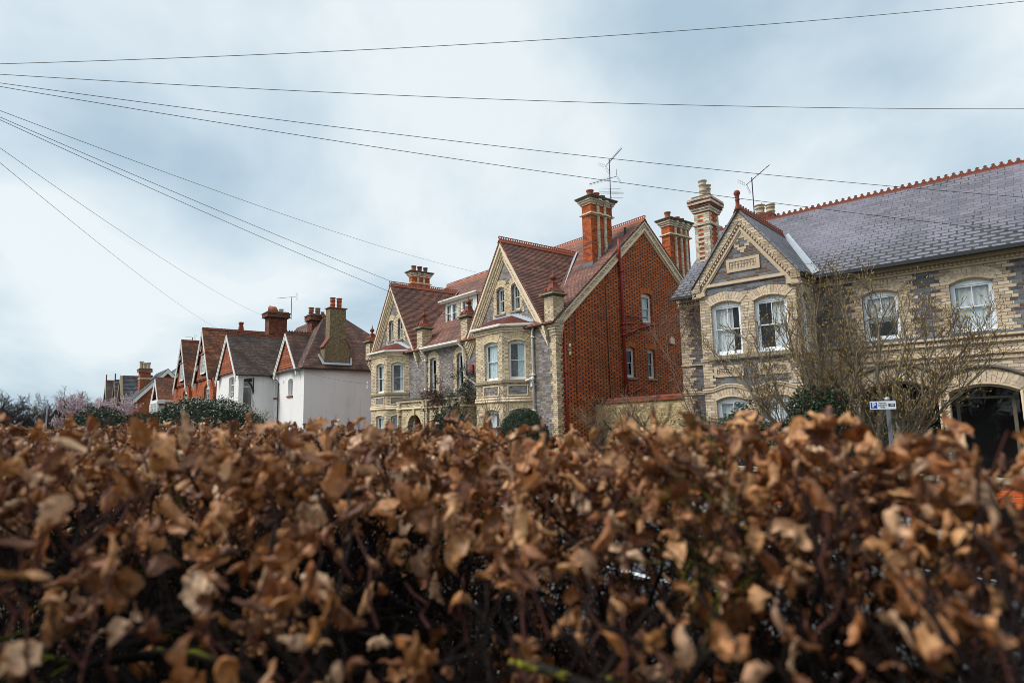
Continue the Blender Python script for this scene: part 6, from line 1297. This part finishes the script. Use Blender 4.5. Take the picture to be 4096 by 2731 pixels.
# ------------------------------------------------------------------ beech hedge in winter leaf, close in front of the camera
def hedge():
    global rng
    rng = np.random.default_rng(77)
    o = thing('beech_hedge', 'clipped beech hedge of curled brown winter leaves filling the foreground', 'hedge')
    Y0, Y1, X0, X1 = -17.5, -15.62, 5.5, 20.0; TOP = 1.54
    g = NG('dry_beech_leaves'); gi = g.N.new('ShaderNodeNewGeometry')
    c = g.ramp(gi.outputs['Random Per Island'], [(0, (.1, .03, .01)), (.2, (.34, .115, .028)), (.36, (.56, .25, .08)), (.48, (.15, .045, .013)), (.64, (.68, .36, .15)), (.78, (.38, .13, .03)), (.92, (.85, .55, .33)), (1, (.12, .035, .012))])
    n = g.noise(g.obj(), 55, 5, .7); c = g.mix(g.ss(n, .42, .68, 0, .85), c, (.09, .032, .012)); c = g.mix(g.ss(g.noise(g.obj(), 130, 3), .6, .75, 0, .35), c, (.75, .5, .3)); g.bump(n, .5, .006)
    g.done(c, .5, spec=.45); tr = g.N.new('ShaderNodeBsdfTranslucent'); g.put(tr.inputs[0], c); mx = g.N.new('ShaderNodeMixShader'); mx.inputs[0].default_value = .1
    g.L.new(g.b.outputs[0], mx.inputs[1]); g.L.new(tr.outputs[0], mx.inputs[2]); g.L.new(mx.outputs[0], g.out.inputs[0]); MT['beech'] = g.m
    g = NG('beech_stems'); n = g.noise(g.obj(), 9, 4, .6); c = g.mix(g.ss(n, .35, .7), (.008, .006, .006), (.026, .018, .016)); gg = g.N.new('ShaderNodeNewGeometry'); sp_ = g.N.new('ShaderNodeSeparateXYZ'); g.L.new(gg.outputs['Normal'], sp_.inputs[0])
    ms = g.f('MULTIPLY', g.ss(sp_.outputs[2], .3, .8), g.ss(g.noise(g.obj(), 2.2, 3), .6, .66)); c = g.mix(ms, c, (.11, .11, .01)); MT['stem'] = g.done(c, .9, spec=.08)
    MT['twigred'] = plain('reddish_beech_twigs', (.1, .038, .03), .75, .4, 14, bump=0, dirt=(.2, .12, .08), spec=.15)
    # leaf shapes: curled, rippled along the veins
    shapes = []; nu, nv = 11, 7
    for s in range(22):
        U, Vv = np.meshgrid(np.linspace(0, 1, nu), np.linspace(-1, 1, nv), indexing='ij'); w = .34*np.sin(np.pi*np.clip(U, .02, .985)**.8)**.75*(1+.2*np.sin(U*31)*np.abs(Vv)**2)
        curl = rng.uniform(1.2, 4.6)*rng.choice([1, 1, 1, -.7]); bend = rng.uniform(-3.4, 3.4); tw = rng.uniform(-2.6, 2.6)
        if s % 5 == 0: curl = rng.uniform(.3, 1.0); bend = rng.uniform(-1.2, 1.2); tw *= .4
        a = Vv*curl*.9; x = w*np.sin(a)/(curl*.9); z = w*(1-np.cos(a))/(abs(curl)*.9)*np.sign(curl)+.10*np.abs(Vv)*w
        z = z+.035*np.sin(U*32+rng.uniform(0, 6))*np.abs(Vv)**.7
        t = bend*U; X = np.where(abs(bend) > .05, np.sin(t)/bend, U); Z = np.where(abs(bend) > .05, (1-np.cos(t))/bend, 0)
        ct, st = np.cos(tw*U), np.sin(tw*U); y2 = x*ct-z*st; z2 = x*st+z*ct
        P = np.stack([X-z2*np.sin(t), y2, Z+z2*np.cos(t)], -1).reshape(-1, 3)
        for q in range(4):
            k = rng.normal(0, 1, 3)*rng.uniform(6, 15); P = P+rng.normal(0, .028, 3)[None]*np.sin(P@k+rng.uniform(0, 6))[:, None]
        shapes.append(P)
    i, j = np.meshgrid(np.arange(nu-1), np.arange(nv-1), indexing='ij'); b = i*nv+j; LF = np.stack([b, b+nv, b+nv+1, b+1], -1).reshape(-1, 4)
    # woody frame: stems, then twigs that reach the surface
    L0, L1, L2, tips = [], [], [], []
    outl = [[], [], [], []]
    nst = 230
    for k in range(nst):
        x = X1-(X1-X0)*(k+rng.random())/nst if k > 100 else rng.uniform(16.4, 20.2); y = rng.uniform(Y0+.3, Y1-.12)
        if (x-18.9)**2+(y+17.01)**2 < .28: continue
        grow((x, y, -.1), np.array([rng.normal(0, .35), rng.normal(0, .3), 1]), rng.uniform(1.15, 1.45), rng.uniform(.008, .017), 0, outl, tips, 7, (9, 6, 4), .85, .04, .17, .42, .05, .15, .0016)
    # long crossing branches seen in the dark inside
    for k in range(420):
        x = rng.uniform(14.5, 20.3); y = rng.uniform(Y0+.12, Y1-.1); z = rng.uniform(.25, 1.22)
        if (x-18.9)**2+(y+17.01)**2 < .2: continue
        grow((x, y, z), np.array([rng.normal(0, 1), rng.normal(0, .5), rng.normal(.15, .35)]), rng.uniform(.5, 1.2), rng.uniform(.004, .012), 0, outl, tips, 7, (6, 4), .8, .03, .16, .42, .05, .15, .0015)
    # top surface with shoots sticking up
    def topz(x, y): return TOP-.02+.012*np.clip((y+16.05)/.3, 0, 1)*np.clip((x-17.3)/.6, 0, 1)-.46*np.exp(-(((x-18.9)**2+(y+17.01)**2)/.85)**1.7)+.045*np.sin(x*2.1+.5)*np.cos(y*3.1)+.03*np.sin(x*5.3+y*4)
    for k in range(260):
        grow((rng.uniform(16.0, 19.2), rng.uniform(-16.2, Y1), rng.uniform(-.1, .9)), np.array([rng.normal(0, .6), rng.normal(0, .3), rng.normal(.7, .3)]), rng.uniform(.5, .9), rng.uniform(.004, .009), 0, outl, tips, 6, (6, 4), .8, .03, .18, .45, .05, .15, .0018)
    cam_p = np.array([18.9, -17.01, 1.6])
    def ok(P, r): return (np.linalg.norm(P-cam_p, axis=1).min() > r) and (P[:, 2]-topz(P[:, 0], P[:, 1])).max() < (.03 if r > .28 else .1)
    V, Fc = tubes([l for l in outl[0] if ok(l[0], .3)], 6); mass('stems', V, Fc, 'stem', o, True)
    V, Fc = tubes([l for l in outl[1]+outl[2]+outl[3] if ok(l[0], .24)], 4); mass('branches', V, Fc, 'stem', o, True)
    def lump(x, y): return topz(x, y)
    shoots = []; 
    ns = 5600
    xs = X1-(X1-X0)*rng.random(ns)**.8; ys = rng.uniform(Y0, Y1, ns)
    for x, y in zip(xs, ys):
        z = topz(x, y)-rng.uniform(.0, .12); d = np.array([rng.normal(0, .4), rng.normal(0, .4), 1.]); d /= np.linalg.norm(d); L = abs(rng.normal(.06, .035))+.02
        if rng.random() < .03: L += .06
        P = np.array([np.array([x, y, z])+d*L*t+np.array([rng.normal(0, .006), rng.normal(0, .006), 0]) for t in np.linspace(-.3, 1, 5)])
        if np.linalg.norm(P-cam_p, axis=1).min() < .27 or P[-1, 2] > (1.607 if x < 17.9 else 1.58)+.028*min(np.linalg.norm(P[-1]-cam_p), 2.2): continue
        shoots.append((P, np.linspace(.0028, .0012, 5)))
    V, Fc = tubes(shoots, 4); mass('shoots', V, Fc, 'twigred', o, True)
    # leaves
    def put(P, S, name='leaves', tilt=1.0):
        d = np.linalg.norm(P-cam_p, axis=1); keep = (d > .38) & (P[:, 2]+S*.4 < np.where(P[:, 0] < 17.9, 1.605, 1.578)+.03*np.minimum(d, 2.2))
        dh = np.hypot(P[:, 0]-18.9, P[:, 1]+17.01); keep &= (rng.random(len(P)) < np.clip((dh-.3)/.95, .08, 1)**1.4) | (name != 'leaves'); P = P[keep]; S = S[keep]
        Vs, Fs, k0 = [], [], 0; idx = rng.integers(0, len(shapes), len(P))
        for s, sh in enumerate(shapes):
            m_ = idx == s
            if not m_.any(): continue
            V, Fc = scatter(sh-np.array([.4, 0, 0]), LF, P[m_], S[m_], randrot(int(m_.sum()), tilt)); Vs.append(V); Fs.append(Fc+k0); k0 += len(V)
        return mass(name, np.concatenate(Vs), np.concatenate(Fs), 'beech', o, True)
    def cloud(n, x0, x1, depth, base=0.0):
        m = max(1, n//8); x = rng.uniform(x0, x1, m); y = rng.uniform(Y0, Y1, m); z = topz(x, y)+base-np.abs(rng.normal(0, depth, m)); P = np.repeat(np.stack([x, y, z], 1), 8, 0); return P+rng.normal(0, .024, P.shape)
    sh_t = np.array([p[-1] for p, r_ in shoots]); sh_m = np.array([p[3] for p, r_ in shoots]); s1 = sh_t[rng.random(len(sh_t)) < .6]; s2 = sh_m[rng.random(len(sh_m)) < .4]
    P = np.concatenate([cloud(13500, X0, 16.6, .1, .035), cloud(6400, 16.6, X1, .1, .03), cloud(2800, 14, X1, .36), s1, s2, np.repeat(np.stack([rng.uniform(16.8, 19.3, 260), rng.uniform(-15.98, -15.6, 260), 1.53-np.abs(rng.normal(0, .13, 260))], 1), 8, 0)+rng.normal(0, .026, (2080, 3))])
    S = rng.uniform(.03, .07, len(P)); put(P, S)
    # leaves on the far and near clipped faces, and the few that hang deep inside
    n = 17000; x = 19.3-12*rng.random(n)**2.2; P = np.stack([x, Y1+.05-np.abs(rng.normal(0, .13, n)), rng.uniform(.0, 1.42, n)], 1)
    put(P, rng.uniform(.04, .065, n), 'back_leaves')
    m = 46; P = np.stack([rng.uniform(17.9, 20.0, m), rng.uniform(-16.85, -16.2, m), rng.uniform(.85, 1.32, m)], 1); P = np.repeat(P, 6, 0)+rng.normal(0, .03, (m*6, 3)); put(P, rng.uniform(.055, .1, m*6), 'hanging_leaves')
    g2 = NG('mossy_bark'); nn = g2.noise(g2.obj(), 22, 4, .7); MT['moss'] = g2.done(g2.mix(g2.ss(nn, .48, .6), (.02, .018, .014), (.3, .27, .012)), .95)
    ml = [[], [], []]; tp = []; tb = [[], [], []]
    for (a, dd, z, dx, dy, dz, L, r_) in ((1.95, .62, .95, .12, .25, .55, .75, .011), (2.35, .7, .9, -.35, .1, .6, .7, .012), (2.62, .75, .95, -.2, .2, .5, .6, .009), (2.05, .85, .8, .3, .2, .75, .85, .012), (2.9, .8, .9, -.4, .05, .45, .6, .008)):
        grow((18.9+dd*math.cos(a), -17.01+dd*math.sin(a), z), np.array([dx, dy, dz]), L, r_, 0, tb, tp, 9, (4, 3), .7, .0, .26, .5, .05, .2, .002)
    V, Fc = tubes([l for l in sum(tb, []) if l[0][:, 2].max() < 1.56], 7); mass('thick_branches', V, Fc, 'stem', o, True)
    for k in range(16):
        a = rng.uniform(1.95, 2.75); dd = rng.uniform(.72, 1.0); grow((18.9+dd*math.cos(a), -17.01+dd*math.sin(a), rng.uniform(1.12, 1.26)), np.array([rng.normal(.8, .2), rng.normal(.5, .2), rng.normal(-.15, .06)]), rng.uniform(.3, .55), rng.uniform(.005, .009), 0, ml, tp, 7, (2,), .5, -.02, .12, .5, .05, .15, .002)
    V, Fc = tubes(sum(ml, []), 6); mass('mossy_branches', V, Fc, 'moss', o, True)
hedge()
